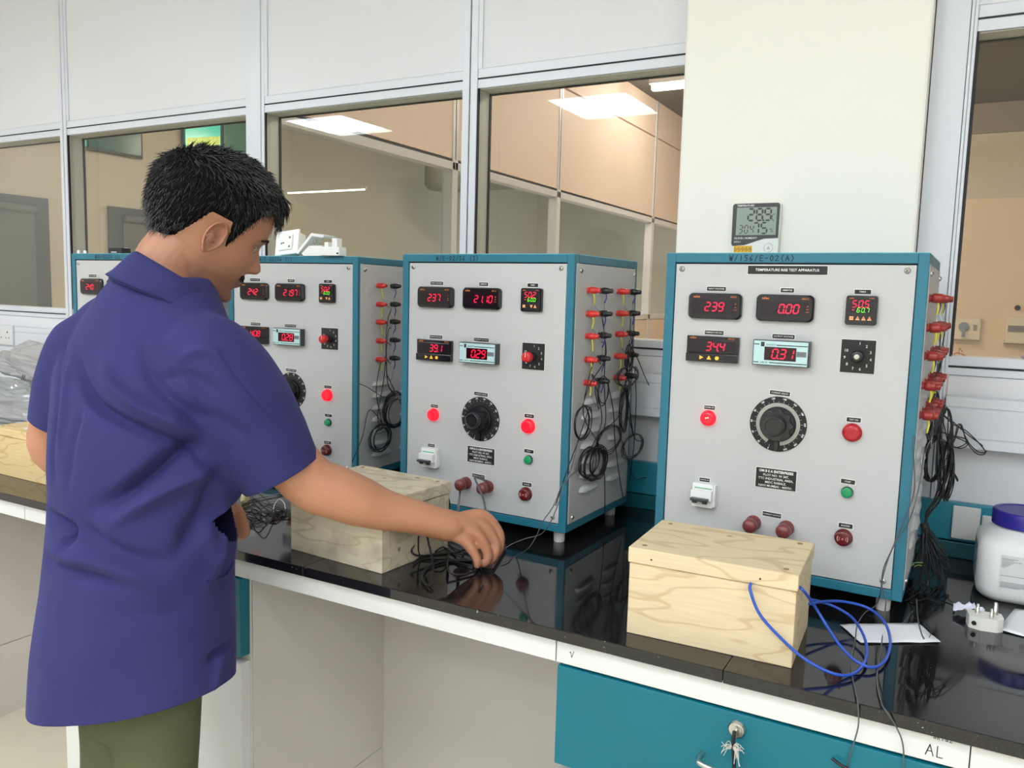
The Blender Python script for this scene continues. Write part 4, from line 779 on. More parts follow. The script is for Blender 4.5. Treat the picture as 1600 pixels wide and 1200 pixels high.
# blue cable of the pale box
def bp(x, y, h): return at(x, y, z=B+h)
bl0 = at(1172, 914, y=1.157); bl1 = at(1250, 918, y=1.175)
wire('blue_cable', [bl0+Vector((0, .004, .002)), bl0+Vector((.002, -.006, -.006)), bp(1186, 958, .078), bp(1215, 992, .050), bp(1255, 1028, .024), bp(1300, 1052, .010), bp(1332, 1053, .006), bp(1352, 1032, .008), bp(1352, 1000, .014), bp(1334, 968, .022), bp(1308, 950, .030), bp(1281, 940, .036), bp(1262, 936, .040)], .0022, WIREB, 'blue cable leaving under the front of the pale box lid', n=8)
wire('blue_cable', [bl1+Vector((-.006, .004, .002)), bl1+Vector((.006, -.001, -.004)), bp(1272, 946, .080), bp(1292, 978, .054), bp(1312, 1008, .030), bp(1336, 1032, .012), bp(1364, 1043, .006), bp(1384, 1030, .006), bp(1391, 1002, .010), bp(1382, 972, .018), bp(1356, 950, .026), bp(1318, 940, .034), bp(1285, 940, .040), bp(1264, 944, .042)], .0022, WIREB, 'blue cable leaving through the right side of the pale box', n=8)
# cables at the middle box and below the hand
wire('test_lead', [at(719, 764, y=1.475), at(718, 776, y=1.462), at(716, 792, w=1.6), at(716, 815, w=1.57), at(724, 850, z=B+.012), at(745, 868, z=B+.006)], .0022, WIREG, 'grey lead hanging from the left output post behind the wrist', n=8)
wire('test_lead', [at(762, 752, y=1.47), at(748, 747, y=1.455), at(742, 746, y=1.445), at(748, 762, y=1.43), at(756, 782, y=1.41), at(759, 806, w=1.60), at(758, 840, w=1.585), at(762, 868, z=B+.010)], .0022, WIREG, 'grey lead looping from the right output post into the fingers', n=8)
wire('black_cable', [at(655, 783, y=1.335), at(672, 777, y=1.345), at(690, 772, y=1.365), at(699, 776, y=1.385), at(702, 790, y=1.39), at(700, 815, y=1.40), at(702, 850, z=B+.01), at(712, 862, z=B+.006)], .0024, WIREK, 'black cable bent over the corner of the stained box', n=8)
T = [[(664, 834, .040), (650, 848, .034), (643, 860, .024), (652, 868, .016), (680, 867, .010), (705, 865, .008), (728, 858, .012), (742, 850, .02)],
     [(666, 832, .045), (670, 850, .04), (675, 872, .03), (677, 896, .016), (672, 915, .006), (660, 905, .004), (668, 886, .004), (700, 876, .004), (735, 876, .004)],
     [(701, 866, .008), (699, 885, .014), (706, 896, .008), (724, 898, .004), (742, 892, .004), (748, 882, .004)],
     [(680, 862, .02), (692, 855, .024), (704, 862, .012), (722, 872, .006), (745, 878, .004), (752, 890, .004)],
     [(655, 852, .02), (654, 838, .05), (655, 866, .01), (670, 872, .004), (700, 873, .004), (720, 880, .004), (740, 884, .004)],
     [(700, 852, .014), (718, 860, .012), (735, 866, .010), (752, 872, .008), (764, 878, .006)],
     [(645, 880, .004), (660, 870, .004), (690, 868, .004), (715, 866, .006), (740, 870, .008), (756, 880, .006)]]
for k, pts in enumerate(T): wire('black_cable', [bp(x, y, h) for x, y, h in pts], .0022 if k < 3 else .0015, WIREK, 'black cable tangled under the reaching hand by the stained box', group='black cables tangled under the hand', n=7)
for k in range(9):
    rr = random.Random(40+k); y0 = rr.uniform(780, 822)
    pts = [at(378, y0+rr.uniform(-8, 8), z=B+.004), at(398, y0+rr.uniform(-14, 10), z=B+.008), at(415, y0+rr.uniform(-10, 8), z=B+.012), at(432, rr.uniform(786, 812), z=B+.006), at(448, rr.uniform(796, 812), z=B+.004), at(462, rr.uniform(798, 808), z=B+.004)]
    if k % 3 == 0: pts = pts[:4]+[at(405, y0+6, z=B+.006), at(392, y0-8, z=B+.004)]
    wire('black_cable', pts, .0011, WIREK, 'thin black cable on the worktop between the man and the stained box', group='thin black cables between the man and the stained box', n=5)
wire('white_loop_wire', [at(427, 800, z=B+.004), at(429, 788, z=B+.016), at(437, 780, z=B+.02), at(444, 786, z=B+.014), at(446, 796, z=B+.004)], .0011, WHITE, 'small pale wire loop on the worktop left of the stained box')
m_ = MB(); q = at(383, 784, z=B); m_.lathe([(.009, 0), (.011, .004), (.010, .014), (.006, .022)], q, (0, 0, 1), 14); tag(m_.build('cream_cap', mat('cream_cap', (226, 214, 160), .5)), 'cream cap on the worktop right of the shirt', 'cap')
wire('mains_cable', [at(386, 781, z=B+.004), at(405, 778, z=B+.004), at(430, 773, z=B+.004), at(455, 768, z=B+.004)], .0016, mat('pale_grey_cord', (150, 160, 165), .4), 'pale grey cord lying behind the man and the stained box')
# dark block below the fingers
e = empty('mounting_block', (-.783, 1.345, B), math.radians(-1), 'flat dark brown block under the fingertips with a grey wire', 'block')
e.rotation_euler = (0, 0, .32); boxo('block', (-.020, -.062, 0), (.020, .062, .012), mat('dark_brown_block', (66, 54, 52), .45), e, .001); boxo('edge_strip', (.0202, -.060, .002), (.0215, .060, .010), mat('block_edge', (104, 84, 76), .5), e)
# ------------------------------------------------------------------ papers, plug, jar
def sheet(q, lab):
    P = [at(*p_, z=B+.0016) for p_ in q]; c = sum(P, Vector())/4; m_ = MB(); n = 8; vs = []
    for i in range(n+1):
        for j in range(n+1):
            a = P[0].lerp(P[1], i/n); b = P[3].lerp(P[2], i/n); p_ = a.lerp(b, j/n); vs.append(p_+Vector((0, 0, .0012*abs(math.sin(i*.9+j*.5)))))
    fs = [(i*(n+1)+j, (i+1)*(n+1)+j, (i+1)*(n+1)+j+1, i*(n+1)+j+1) for i in range(n) for j in range(n)]
    m_.add(vs, [f_[::-1] for f_ in fs], 0, True); o = m_.build('paper_sheet', PAPER); s = o.modifiers.new('thick', 'SOLIDIFY'); s.thickness = .0004; s.offset = 0; return tag(o, lab, 'paper')
sheet([(1312, 976), (1434, 974), (1470, 1004), (1345, 1005)], 'white paper sheet on the worktop right of the blue cable')
sheet([(1586, 951), (1680, 970), (1665, 1012), (1559, 984)], 'white paper corner at the right edge beside the plug')
q = at(1538, 982, z=B); e = empty('three_pin_plug', (q.x, q.y, B), .15, 'white three pin plug lying with its pins up in front of the jar', 'plug')
m_ = MB(); out = [(-.024, -.004), (-.008, -.013), (.016, -.013), (.026, -.004), (.026, .022), (-.024, .022)]; m_.prism(out, 0, .021, axis='z'); m_.build('plug_body', mat('plug_white', (226, 226, 220), .3), e, .003)
m_ = MB(); m_.lathe([(.0036, 0), (.0036, .0012)], (-.017, -.0095, .010), Vector((-.5, -.87, 0)), 14); m_.build('cord_hole', BLACKM, e)
for x, y, r, h in ((-.010, .010, .0027, .015), (.008, -.002, .0025, .014), (.016, .014, .0035, .020)):
    m_ = MB(); m_.lathe([(r*1.25, 0), (r*1.25, .001), (r, .0012), (r, h-.002), (r*.7, h)], (x, y, .021), (0, 0, 1), 14); m_.build('pin', STEEL, e)
q = at(1513, 962, z=B); m_ = MB(); n = 14; vs = []; rr = random.Random(5)
for i in range(n+1):
    for j in range(n+1):
        x, y = (i/n-.5)*.046, (j/n-.5)*.036; z = .018+.010*noise.noise(Vector((x*90, y*90, 3)))+.006*noise.noise(Vector((x*200, y*200, 9)))-.012*((x/.023)**2+(y/.018)**2)*.5
        vs.append(q+Vector((x*1.0, y*.9, max(z, .001))))
m_.add(vs, [(i*(n+1)+j, (i+1)*(n+1)+j, (i+1)*(n+1)+j+1, i*(n+1)+j+1) for i in range(n) for j in range(n)], 0, False); o = m_.build('crumpled_tissue', mat('tissue_white', (222, 224, 238), .8)); s = o.modifiers.new('thick', 'SOLIDIFY'); s.thickness = .0006; tag(o, 'small crumpled white tissue touching the three pin plug', 'tissue')
e = empty('plastic_jar', (.124, 1.704, B), .03, 'large white plastic jar with ribbed blue lid at right edge', 'jar'); e.scale = (1, 1, .79)
def rs(h, r, n=6): return rrect(2*h, 2*h, r, n)
prof = [(.058, 0, .030), (.066, .003, .032), (.0735, .014, .034), (.0755, .03, .034), (.0755, .125, .034), (.072, .135, .036), (.058, .152, .048), (.050, .160, .0499), (.048, .164, .0479), (.048, .178, .0479)]
m_ = MB(); vs = []; N = 24
for h, z, r in prof: vs += [(x, y, z) for x, y in rs(h, min(r, h-.0001))]
m_.add(vs, [(i*N+k, i*N+(k+1) % N, (i+1)*N+(k+1) % N, (i+1)*N+k) for i in range(len(prof)-1) for k in range(N)], 0, True); m_.add(vs[:N], [tuple(range(N-1, -1, -1))]); m_.add(vs[-N:], [tuple(range(N))])
m_.build('jar_body', mat('jar_plastic', (228, 229, 228), .35, spec=.5), e)
m_ = MB(); n = 96; R = [.0555+.0006*(1 if k % 2 else -1) for k in range(n)]
def ringv(f, z): return [(R[k]*f*math.cos(2*PI*k/n), R[k]*f*math.sin(2*PI*k/n), z) for k in range(n)]
rings = [ringv(1, .163), ringv(1, .193), ringv(.97, .197)]+[[(.85*.0555*math.cos(2*PI*k/n), .85*.0555*math.sin(2*PI*k/n), .1975) for k in range(n)], [(.8*.0555*math.cos(2*PI*k/n), .8*.0555*math.sin(2*PI*k/n), .1955) for k in range(n)]]
vs = sum(rings, []); m_.add(vs, [(i*n+k, i*n+(k+1) % n, (i+1)*n+(k+1) % n, (i+1)*n+k) for i in range(4) for k in range(n)], 0, True); m_.add(rings[-1], [tuple(range(n))]); m_.add(rings[0], [tuple(range(n-1, -1, -1))]); m_.build('lid', mat('jar_lid_blue', (38, 34, 140), .3, spec=.5), e)
m_ = MB(); m_.box((-.042, -.0762, .030), (.010, -.0757, .112)); o = m_.build('front_label', mat('label_grey', (214, 215, 214), .4), e)
m_ = MB(); rr = random.Random(3)
for z, w_ in [(.104, .024), (.1015, .018), (.098, .030), (.095, .018), (.0925, .014), (.090, .012), (.0875, .010), (.085, .006), (.066, .048), (.051, .048), (.0485, .046), (.0462, .048), (.044, .046), (.0418, .045), (.0398, .030)]: m_.box((-.040, -.0766, z), (-.040+w_, -.0762, z+.0008))
for z in (.098, .092, .089, .086, .083): m_.box((-.002, -.0766, z), (.005, -.0762, z+.0008))
m_.build('label_print', mat('label_print_grey', (110, 112, 118), .6), o)
m_ = MB(); m_.box((-.0762, -.040, .035), (-.0757, .040, .118), 0)
for z in (.105, .096, .074, .055, .048): m_.box((-.0766, -.034, z), (-.0762, .030, z+(.006 if z > .1 else .002)), 1)
m_.build('side_label', [mat('side_label_blue', (150, 164, 184), .4), mat('side_label_print', (48, 56, 88), .5)], e)
# ------------------------------------------------------------------ thermometer clock on the column
e = empty('room_thermometer', (-.4112, 1.8215, 1.4855), 0, 'white and black digital thermometer clock on the cream column', 'thermometer')
m_ = MB(); out = [(x, z+.055) for x, z in rrect(.1, .11, .006, 5)]; m_.prism(out, -.018, 0); m_.build('case', mat('clock_white', (232, 232, 226), .35), e, .002)
m_ = MB(); pts = [(-.049, .022), (-.046, .018), (-.020, .020), (.0, .027), (.020, .0335), (.049, .0345), (.0495, .104), (.046, .108), (-.046, .108), (-.0495, .104)]; m_.prism(pts, -.0192, -.018); m_.build('bezel', mat('bezel_dark', (62, 62, 64), .35), e)
m_ = MB(); m_.box((-.0405, -.0198, .041), (.0435, -.0192, .0995)); sc = m_.build('display', mat('lcd_grey', (150, 160, 148), .4), e)
LCD = mat('lcd_segment', (62, 68, 64), .5)
m_ = MB(); add_digits(m_, '28.9', .0245, (.008, -.0201, .084), skew=.0, w=.5, gap=.22, th=.16); add_digits(m_, 'C', .0125, (.0375, -.0201, .0775), skew=0, w=.45)
add_digits(m_, '75', .0225, (.0105, -.0201, .0555), skew=.0, w=.5, gap=.25, th=.16); add_digits(m_, '304', .0165, (-.0185, -.0201, .0535), skew=.05, w=.42, gap=.3, th=.12); add_text(m_, '%', .011, (.0345, -.0201, .050), 0); m_.build('digits', LCD, sc)
m_ = MB(); add_text(m_, 'TEMPERATURE', .0055, (-.0225, -.0195, .1035), .02); add_text(m_, 'CLOCK / HUMIDITY', .0055, (-.019, -.0195, .0345), .02); add_text(m_, 'HTC-1', .0050, (-.036, -.0195, .0265), .01); m_.build('lettering', WHITEP, e)
m_ = MB()
for k in range(24):
    if k % 8 in (0,): continue
    a, b = 2*PI*k/24, 2*PI*(k+1)/24; m_.add([(.030+r*math.cos(t), -.0184, .014+r*math.sin(t)) for r, t in ((.0085, a), (.0085, b), (.0100, b), (.0100, a))], [(3, 2, 1, 0)])
m_.prism([(.0255, .0105), (.0345, .0105), (.030, .0185)], -.0186, -.018); m_.build('button_ring', mat('button_grey', (186, 188, 186), .5), e)
m_ = MB(); m_.box((-.043, -.0186, .004), (-.004, -.018, .0185), 0); m_.box((-.043, -.0187, .0185), (-.004, -.018, .021), 1)
for k in range(14): x = -.041+.0027*k; m_.box((x, -.0189, .006+(k*7 % 3)*.002), (x+.0012, -.0186, .016-(k*5 % 3)*.002), 2)
m_.build('sticker', [mat('amber_sticker', (232, 178, 48), .5), WHITEP, mat('sticker_print', (130, 96, 40), .6)], e)
# ------------------------------------------------------------------ things on top of the cabinets
ZT = B+CF+CH+.0013
WB = mat('bright_white_plastic', (240, 241, 240), .35, spec=.4)
q = at(449, 398, y=1.615); e = empty('white_socket', (q.x, 1.615, ZT+.004), .10, 'white switch socket leaning on top of the cabinet facing the man', 'socket'); e.rotation_euler = (math.radians(-16), math.radians(-7), .10)
m_ = MB(); m_.box((-.034, 0, 0), (.034, .030, .060)); m_.build('back_box', WB, e, .004); m_ = MB(); m_.box((-.038, -.006, -.002), (.038, 0, .066)); fp = m_.build('face_plate', WB, e, .003)
m_ = MB(); m_.box((-.024, -.010, .010), (.020, -.006, .052)); m_.build('socket_insert', WB, fp, .003)
m_ = MB()
for x, z, r in ((.012, .043, .0035), (.012, .018, .0035), (-.008, .030, .0028), (-.014, .029, .0028)): m_.lathe([(r, 0), (r, .0004)], (x, -.010, z), (0, -1, 0), 10)
m_.build('pin_hole', mat('hole_grey', (120, 118, 112), .5), fp)
q = at(500, 398, y=1.615); e = empty('open_junction_box', (q.x-.018, 1.60, ZT), .05, 'open white junction box lying between the two white sockets', 'junction box')
m_ = MB(); m_.prism([(-.030, .006), (-.024, .000), (.036, .0), (.036, .026), (-.005, .026)], 0, .035, T=Matrix.Identity(4)); m_.build('box_body', WB, e, .002)
m_ = MB(); m_.prism([(-.046, .010), (-.042, .004), (.004, .050), (.040, .046), (.044, .052), (.002, .058)], .0, .045); m_.build('raised_lid', WB, e, .0015)
m_ = MB(); m_.prism([(-.047, .0), (-.020, .0), (-.026, .014), (-.040, .014)], .010, .030); m_.build('grey_wedge', mat('wedge_grey', (128, 126, 120), .6), e)
for x, z in ((.008, .030), (.014, .032)): m_ = MB(); m_.box((x, -.004, z), (x+.004, .004, z+.010)); m_.build('terminal_clip', STEEL, e)
q = at(517, 398, y=1.60); e = empty('terminal_strip', (q.x, 1.59, ZT), .05, 'white terminal strip with two upright blocks beside the junction box', 'terminal strip')
m_ = MB(); m_.box((-.030, 0, 0), (.034, .03, .022)); m_.build('strip_body', WB, e, .002)
for a, b, h in ((-.016, -.004, .034), (.008, .024, .044)): boxo('upright_block', (a, .004, .022), (b, .024, h), WB, e, .001)
boxo('dark_slot', (.026, -.0006, .004), (.032, 0, .008), BLACKM, e)
q = at(180, 394, y=1.50); e = empty('black_adapter', (q.x, 1.50, ZT), 0, 'small black adapter on top of the leftmost cabinet', 'adapter')
boxo('case', (-.030, 0, 0), (.028, .03, .017), BLACK, e, .002); boxo('label_strip', (-.018, -.0006, .003), (.006, 0, .0055), PLATE, e)
for i, (x, y_) in enumerate(((123, 1.50), (133, 1.51))):
    q = at(x, 396, y=y_); m_ = MB(); m_.lathe([(.004, 0), (.0045, .007), (.002, .010)], (q.x, y_, ZT), (0, 0, 1), 10); tag(m_.build('wire_nut', WB), 'tiny white wire cap on top of the leftmost cabinet', 'cap', 'tiny white caps on the leftmost cabinet')
# ------------------------------------------------------------------ crumpled clear bags at far left
BAG = bpy.data.materials.new('clear_bag'); BAG.use_nodes = True; nt = BAG.node_tree; b_ = nt.nodes['Principled BSDF']
b_.inputs['Base Color'].default_value = lin((196, 194, 194)); b_.inputs['Roughness'].default_value = .18; b_.inputs['Alpha'].default_value = .62; b_.inputs['Specular IOR Level'].default_value = .9
def bag(c, sx, sy, sz, seed, lab):
    m_ = MB(); n = 34; vs = []; rr = random.Random(seed); off = Vector((seed*3.1, seed*1.7, seed))
    for i in range(n+1):
        th = PI*i/n
        for j in range(n):
            ph = 2*PI*j/n; d = Vector((math.sin(th)*math.cos(ph), math.sin(th)*math.sin(ph), math.cos(th)))
            k = 1+.30*noise.noise(d*1.6+off)+.16*abs(noise.noise(d*4+off))+.07*abs(noise.noise(d*9+off)); p_ = Vector((d.x*sx, d.y*sy, d.z*sz))*k; vs.append(Vector(c)+Vector((p_.x, p_.y, max(p_.z, -sz*.85))))
    m_.add(vs, [(i*n+j, (i+1)*n+j, (i+1)*n+(j+1) % n, i*n+(j+1) % n) for i in range(n) for j in range(n)], 0, False)
    return tag(m_.build('plastic_bag', BAG), lab, 'bag')
b1 = bag((-2.83, 1.60, B+.075), .26, .12, .085, 2, 'crumpled clear plastic bag lying behind the yellowish box')
b2 = bag((-2.90, 1.74, B+.215), .24, .055, .075, 5, 'clear plastic bag with black marker letters heaped highest by the wall')
p = at(47, 594, y=1.66); m_ = MB(); add_hand(m_, 'M.6', .03, (0, 0, 0), pen=.08, ux=(.97, .2, -.1), uv=(.1, .1, .98)); o = m_.build('marker_letters', INKB, b2); o.location = p-b2.location
# ------------------------------------------------------------------ the man at the bench
PERSON = empty('person', (-1.22, .88, 0), 0, 'man in blue short sleeved shirt reaching for cables on the bench', 'person')
PO = Matrix.Translation(-Vector((-1.22, .88, 0)))
def finish(o): o.parent = PERSON; o.data.transform(PO); return o
def remeshed(mb, name, mt, voxel, smooth=6, fac=.5):
    o = mb.build('tmp', mt, None, recenter=False); md = o.modifiers.new('r', 'REMESH'); md.mode = 'VOXEL'; md.voxel_size = voxel; md.use_smooth_shade = True
    if smooth: s_ = o.modifiers.new('s', 'SMOOTH'); s_.iterations = smooth; s_.factor = fac
    dg = bpy.context.evaluated_depsgraph_get(); me = bpy.data.meshes.new_from_object(o.evaluated_get(dg)); me.name = name
    bpy.data.objects.remove(o); o = bpy.data.objects.new(name, me); COL.objects.link(o)
    if not me.materials: me.materials.append(mt)
    return o
def limb(mb, pts, rs, n=20, up=None, fl=None):
    """closed rounded tube; rs radii, fl optional flattening along 'up'"""
    P = [Vector(p) for p in pts]; PP = []; RR = []; FF = []
    sp = spline(P, 6); k = len(sp)-1
    for i, p in enumerate(sp):
        t = i/k*(len(P)-1); a = min(int(t), len(P)-2); u = t-a; u = u*u*(3-2*u) if False else u
        PP.append(p); RR.append(rs[a]*(1-u)+rs[a+1]*u); FF.append((fl[a]*(1-u)+fl[a+1]*u) if fl else 1)
    d0 = (PP[0]-PP[1]).normalized(); d1 = (PP[-1]-PP[-2]).normalized()
    def ends(p, d, r, rev):
        L_ = [(p+d*r*math.sin(a), r*math.cos(a)) for a in (math.radians(x) for x in (30, 60, 82))]
        return L_[::-1] if rev else L_
    E0 = ends(PP[0], d0, RR[0], True); E1 = ends(PP[-1], d1, RR[-1], False)
    C_ = [e_[0] for e_ in E0]+PP+[e_[0] for e_ in E1]; R_ = [e_[1] for e_ in E0]+RR+[e_[1] for e_ in E1]; F_ = [FF[0]]*3+FF+[FF[-1]]*3
    N = len(C_); vs = []; fs = []; up = Vector(up) if up else None; a = None
    for i in range(N):
        tg = (C_[min(i+1, N-1)]-C_[max(i-1, 0)]).normalized()
        ref = up if up else (a or tg.orthogonal()); b = (ref-tg*ref.dot(tg)).normalized(); a = b; c = tg.cross(b)
        for q in range(n): t = 2*PI*q/n; vs.append(C_[i]+b*math.cos(t)*R_[i]*F_[i]+c*math.sin(t)*R_[i])
    for i in range(N-1):
        for q in range(n): fs.append((i*n+q, i*n+(q+1) % n, (i+1)*n+(q+1) % n, (i+1)*n+q))
    mb.add(vs, fs, 0, True); mb.add(vs[:n], [tuple(range(n-1, -1, -1))], 0, True); mb.add(vs[-n:], [tuple(range(n))], 0, True)
def skin_mat():
    mt = bpy.data.materials.new('skin'); mt.use_nodes = True; nt = mt.node_tree; b = nt.nodes['Principled BSDF']; L = nt.links.new
    tc = nt.nodes.new('ShaderNodeTexCoord'); n = nt.nodes.new('ShaderNodeTexNoise'); n.inputs['Scale'].default_value = 9; n.inputs['Detail'].default_value = 5; L(tc.outputs['Object'], n.inputs[0])
    mx = nt.nodes.new('ShaderNodeMix'); mx.data_type = 'RGBA'; mx.inputs[6].default_value = lin((200, 144, 112)); mx.inputs[7].default_value = lin((176, 120, 90)); L(n.outputs[0], mx.inputs[0])
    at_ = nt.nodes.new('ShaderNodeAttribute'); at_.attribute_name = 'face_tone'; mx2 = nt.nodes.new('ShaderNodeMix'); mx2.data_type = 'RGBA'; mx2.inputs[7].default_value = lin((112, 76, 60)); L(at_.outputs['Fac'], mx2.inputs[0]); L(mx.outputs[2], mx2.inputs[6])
    L(mx2.outputs[2], b.inputs['Base Color']); b.inputs['Roughness'].default_value = .48; b.inputs['Subsurface Weight'].default_value = .06; b.inputs['Subsurface Radius'].default_value = (.01, .004, .002)
    b2 = nt.nodes.new('ShaderNodeTexNoise'); b2.inputs['Scale'].default_value = 260; L(tc.outputs['Object'], b2.inputs[0]); bp_ = nt.nodes.new('ShaderNodeBump'); bp_.inputs['Strength'].default_value = .15; bp_.inputs['Distance'].default_value = .001; L(b2.outputs[0], bp_.inputs['Height']); L(bp_.outputs[0], b.inputs['Normal'])
    return mt
SKIN = skin_mat()
# --- head, in its own frame: x to his right, y forward, z up
HS = 1.04
HR = Matrix.Rotation(math.radians(-28), 3, 'Z') @ Matrix.Rotation(math.radians(-25), 3, 'X') @ Matrix.Rotation(math.radians(4), 3, 'Y')
EAR = Vector((.0745, -.002, -.018))
HC = at(334, 370, w=1.395) - HR @ (EAR*HS)
def hw(p): return HC+HR @ (Vector(p)*HS)
def interp(z, T):
    if z <= T[0][0]: return T[0][1]
    for (a, fa), (b, fb) in zip(T, T[1:]):
        if z <= b: t = (z-a)/(b-a); t = t*t*(3-2*t)*.5+t*.5; return fa+(fb-fa)*t
    return T[-1][1]
FRONT = [(-.118, .030), (-.113, .060), (-.104, .076), (-.085, .078), (-.06, .083), (-.03, .086), (0, .086), (.02, .091), (.045, .093), (.065, .088), (.085, .071), (.10, .050), (.11, .028), (.115, 0)]
BACK = [(-.118, -.02), (-.10, -.005), (-.08, .02), (-.06, .055), (-.04, .078), (-.01, .097), (.02, .105), (.05, .103), (.075, .090), (.095, .061), (.108, .034), (.115, 0)]
SIDE = [(-.118, .012), (-.112, .024), (-.10, .036), (-.085, .045), (-.065, .053), (-.04, .062), (-.01, .068), (.02, .0735), (.045, .0745), (.065, .069), (.085, .056), (.10, .040), (.11, .022), (.115, 0)]
def g(x, s): return math.exp(-(x/s)**2)
def head_pt(z, ph):
    """ph 0 = front, +pi/2 = his right"""
    f, b, s = interp(z, FRONT), interp(z, BACK), interp(z, SIDE); c, sn = math.cos(ph), math.sin(ph)
    y = (f if c > 0 else b)*math.copysign(abs(c)**.88, c); x = s*math.copysign(abs(sn)**.88, sn)
    if c > 0:
        ax = abs(x)
        nose = interp(z, [(-.047, 0), (-.0435, .006), (-.041, .0145), (-.037, .0205), (-.031, .0235), (-.025, .0215), (-.012, .0125), (.002, .0045), (.012, 0)])
        y += nose*g(x, .0095+.0045*max(0, min(1, (.0-z)/.035)))
        y += .006*g(ax-.0125, .0055)*g(z+.037, .007)
        y += .0065*g(x, .021)*g(z+.060, .0055)+.0075*g(x, .017)*g(z+.071, .0055)-.004*g(x, .02)*g(z+.0655, .0022)
        y -= .004*g(x, .02)*g(z+.082, .007); y += .007*g(x, .018)*g(z+.098, .012)
        y += .0035*g(ax-.022, .02)*g(z-.018, .008); y -= .011*g(ax-.029, .013)*g(z-.001, .011); y += .0055*g(ax-.030, .011)*g(z+.002, .0065)
        y += .003*g(ax-.045, .016)*g(z+.028, .016)
    return Vector((x, y, z))
bm_ = MB(); NZ, NP = 90, 120; zz = [-.118+.233*(1-math.cos(PI*i/NZ))/2*1.0 for i in range(NZ+1)]; zz = [-.1179+.2328*i/NZ for i in range(NZ+1)]
vs = [hw(head_pt(z, 2*PI*k/NP)) for z in zz for k in range(NP)]
bm_.add(vs, [(i*NP+k, (i+1)*NP+k, (i+1)*NP+(k+1) % NP, i*NP+(k+1) % NP) for i in range(NZ) for k in range(NP)], 0, True); bm_.add(vs[:NP], [tuple(range(NP))]); bm_.add(vs[-NP:], [tuple(range(NP-1, -1, -1))])
# ears: a thick dish with a raised rim
for sd in (1, -1):
    def ear(r, t, back):
        lob = max(0, -math.sin(t)); y = .0175*math.cos(t)*r*(1-.34*lob**2); z = (.030+.002*lob)*math.sin(t)*r
        fr = max(0, math.cos(t))                 # front edge lies flat on the head, rear edge stands off
        rim = .0075*g(r-.90, .12)*(1-.75*fr); bowl = -.0065*g(r-.30, .30)*(1 if math.sin(t) < .5 else .5)-.004*g(r-.70, .10)*(1-fr)
        off = .004+.012*(1-math.cos(t))*.5*r
        h = off+(rim+bowl if not back else -.0045-.004*(1-r))
        ca, sa = math.cos(math.radians(-12)), math.sin(math.radians(-12))
        return hw(Vector((sd*(EAR.x*.965+h), EAR.y+(y*ca-z*sa), EAR.z+(y*sa+z*ca))))
    n = 40; rr_ = [.001, .2, .35, .5, .62, .74, .84, .92, .98]
    vs = [ear(r, 2*PI*k/n, False) for r in rr_ for k in range(n)]+[ear(r, 2*PI*k/n, True) for r in (1.0, .7, .3) for k in range(n)]; M_ = len(rr_)+3
    fs = [(i*n+k, (i+1)*n+k, (i+1)*n+(k+1) % n, i*n+(k+1) % n) for i in range(M_-1) for k in range(n)]
    if sd > 0: fs = [f_[::-1] for f_ in fs]
    bm_.add(vs, fs, 0, True); bm_.add(vs[:n], [tuple(range(n)) if sd > 0 else tuple(range(n-1, -1, -1))]); bm_.add(vs[-n:], [tuple(range(n-1, -1, -1)) if sd > 0 else tuple(range(n))])
# neck, trunk, legs
NB = Vector((-1.235, .972, 1.345)); limb(bm_, [hw((0, -.028, .0)), hw((0, -.030, -.055)), hw((0, -.034, -.10)), NB, NB+Vector((0, 0, -.07))], [.050, .055, .056, .058, .060], 24)
limb(bm_, [hw((0, .010, -.075)), hw((0, -.012, -.11)), NB+Vector((.02, .03, .0))], [.036, .040, .045], 20)
SH_R, SH_L = Vector((-1.095, .955, 1.262)), Vector((-1.368, .905, 1.262))
limb(bm_, [(-1.240, .940, 1.21), (-1.232, .915, 1.10), (-1.222, .895, .95), (-1.214, .885, .84)], [.105, .112, .105, .110], 28, up=(0.1, 1, 0), fl=[.62, .72, .8, .8])
limb(bm_, [SH_R+Vector((-.02, 0, .01)), (-1.25, .945, 1.30), SH_L+Vector((.02, 0, .01))], [.048, .050, .048], 20)
for sx in (-1, 1): limb(bm_, [(-1.214+sx*.045, .880, .84), (-1.212+sx*.045, .880, .50), (-1.212+sx*.065, .870, .10), (-1.212+sx*.068, .93, .045)], [.060, .048, .036, .035], 18)
# right arm
limb(bm_, [SH_R, (-1.045, 1.005, 1.155), (-.990, 1.056, 1.055), (-.952, 1.094, 1.027), (-.925, 1.124, 1.009), (-.8966, 1.1559, .9915), (-.8617, 1.1935, .9765), (-.832, 1.225, .9625), (-.812, 1.246, .953)], [.054, .051, .0485, .0475, .045, .0375, .0315, .0295, .029], 24)
WR = Vector((-.812, 1.246, .953))
FING = [([(-.8075, 1.258, .960), (-.776, 1.3015, .966), (-.7505, 1.3215, .9330), (-.7455, 1.3170, .9050), (-.7500, 1.3050, .8900)], [.0165, .0125, .0098, .0088, .0075]),
        ([(-.8065, 1.252, .957), (-.772, 1.2895, .9545), (-.7480, 1.3040, .9180), (-.7450, 1.2980, .8960), (-.7510, 1.2900, .8845)], [.0165, .0125, .0100, .0090, .0078]),
        ([(-.8070, 1.246, .951), (-.771, 1.2715, .9400), (-.7515, 1.2815, .9060), (-.7500, 1.2790, .8900), (-.7560, 1.2760, .8830)], [.0165, .0122, .0096, .0086, .0075]),
        ([(-.8090, 1.240, .945), (-.782, 1.2540, .9270), (-.7640, 1.2600, .9020), (-.7590, 1.2610, .8890), (-.7610, 1.2630, .8825)], [.0160, .0115, .0086, .0078, .0068])]
for P_, R_ in FING: limb(bm_, P_, R_, 14)
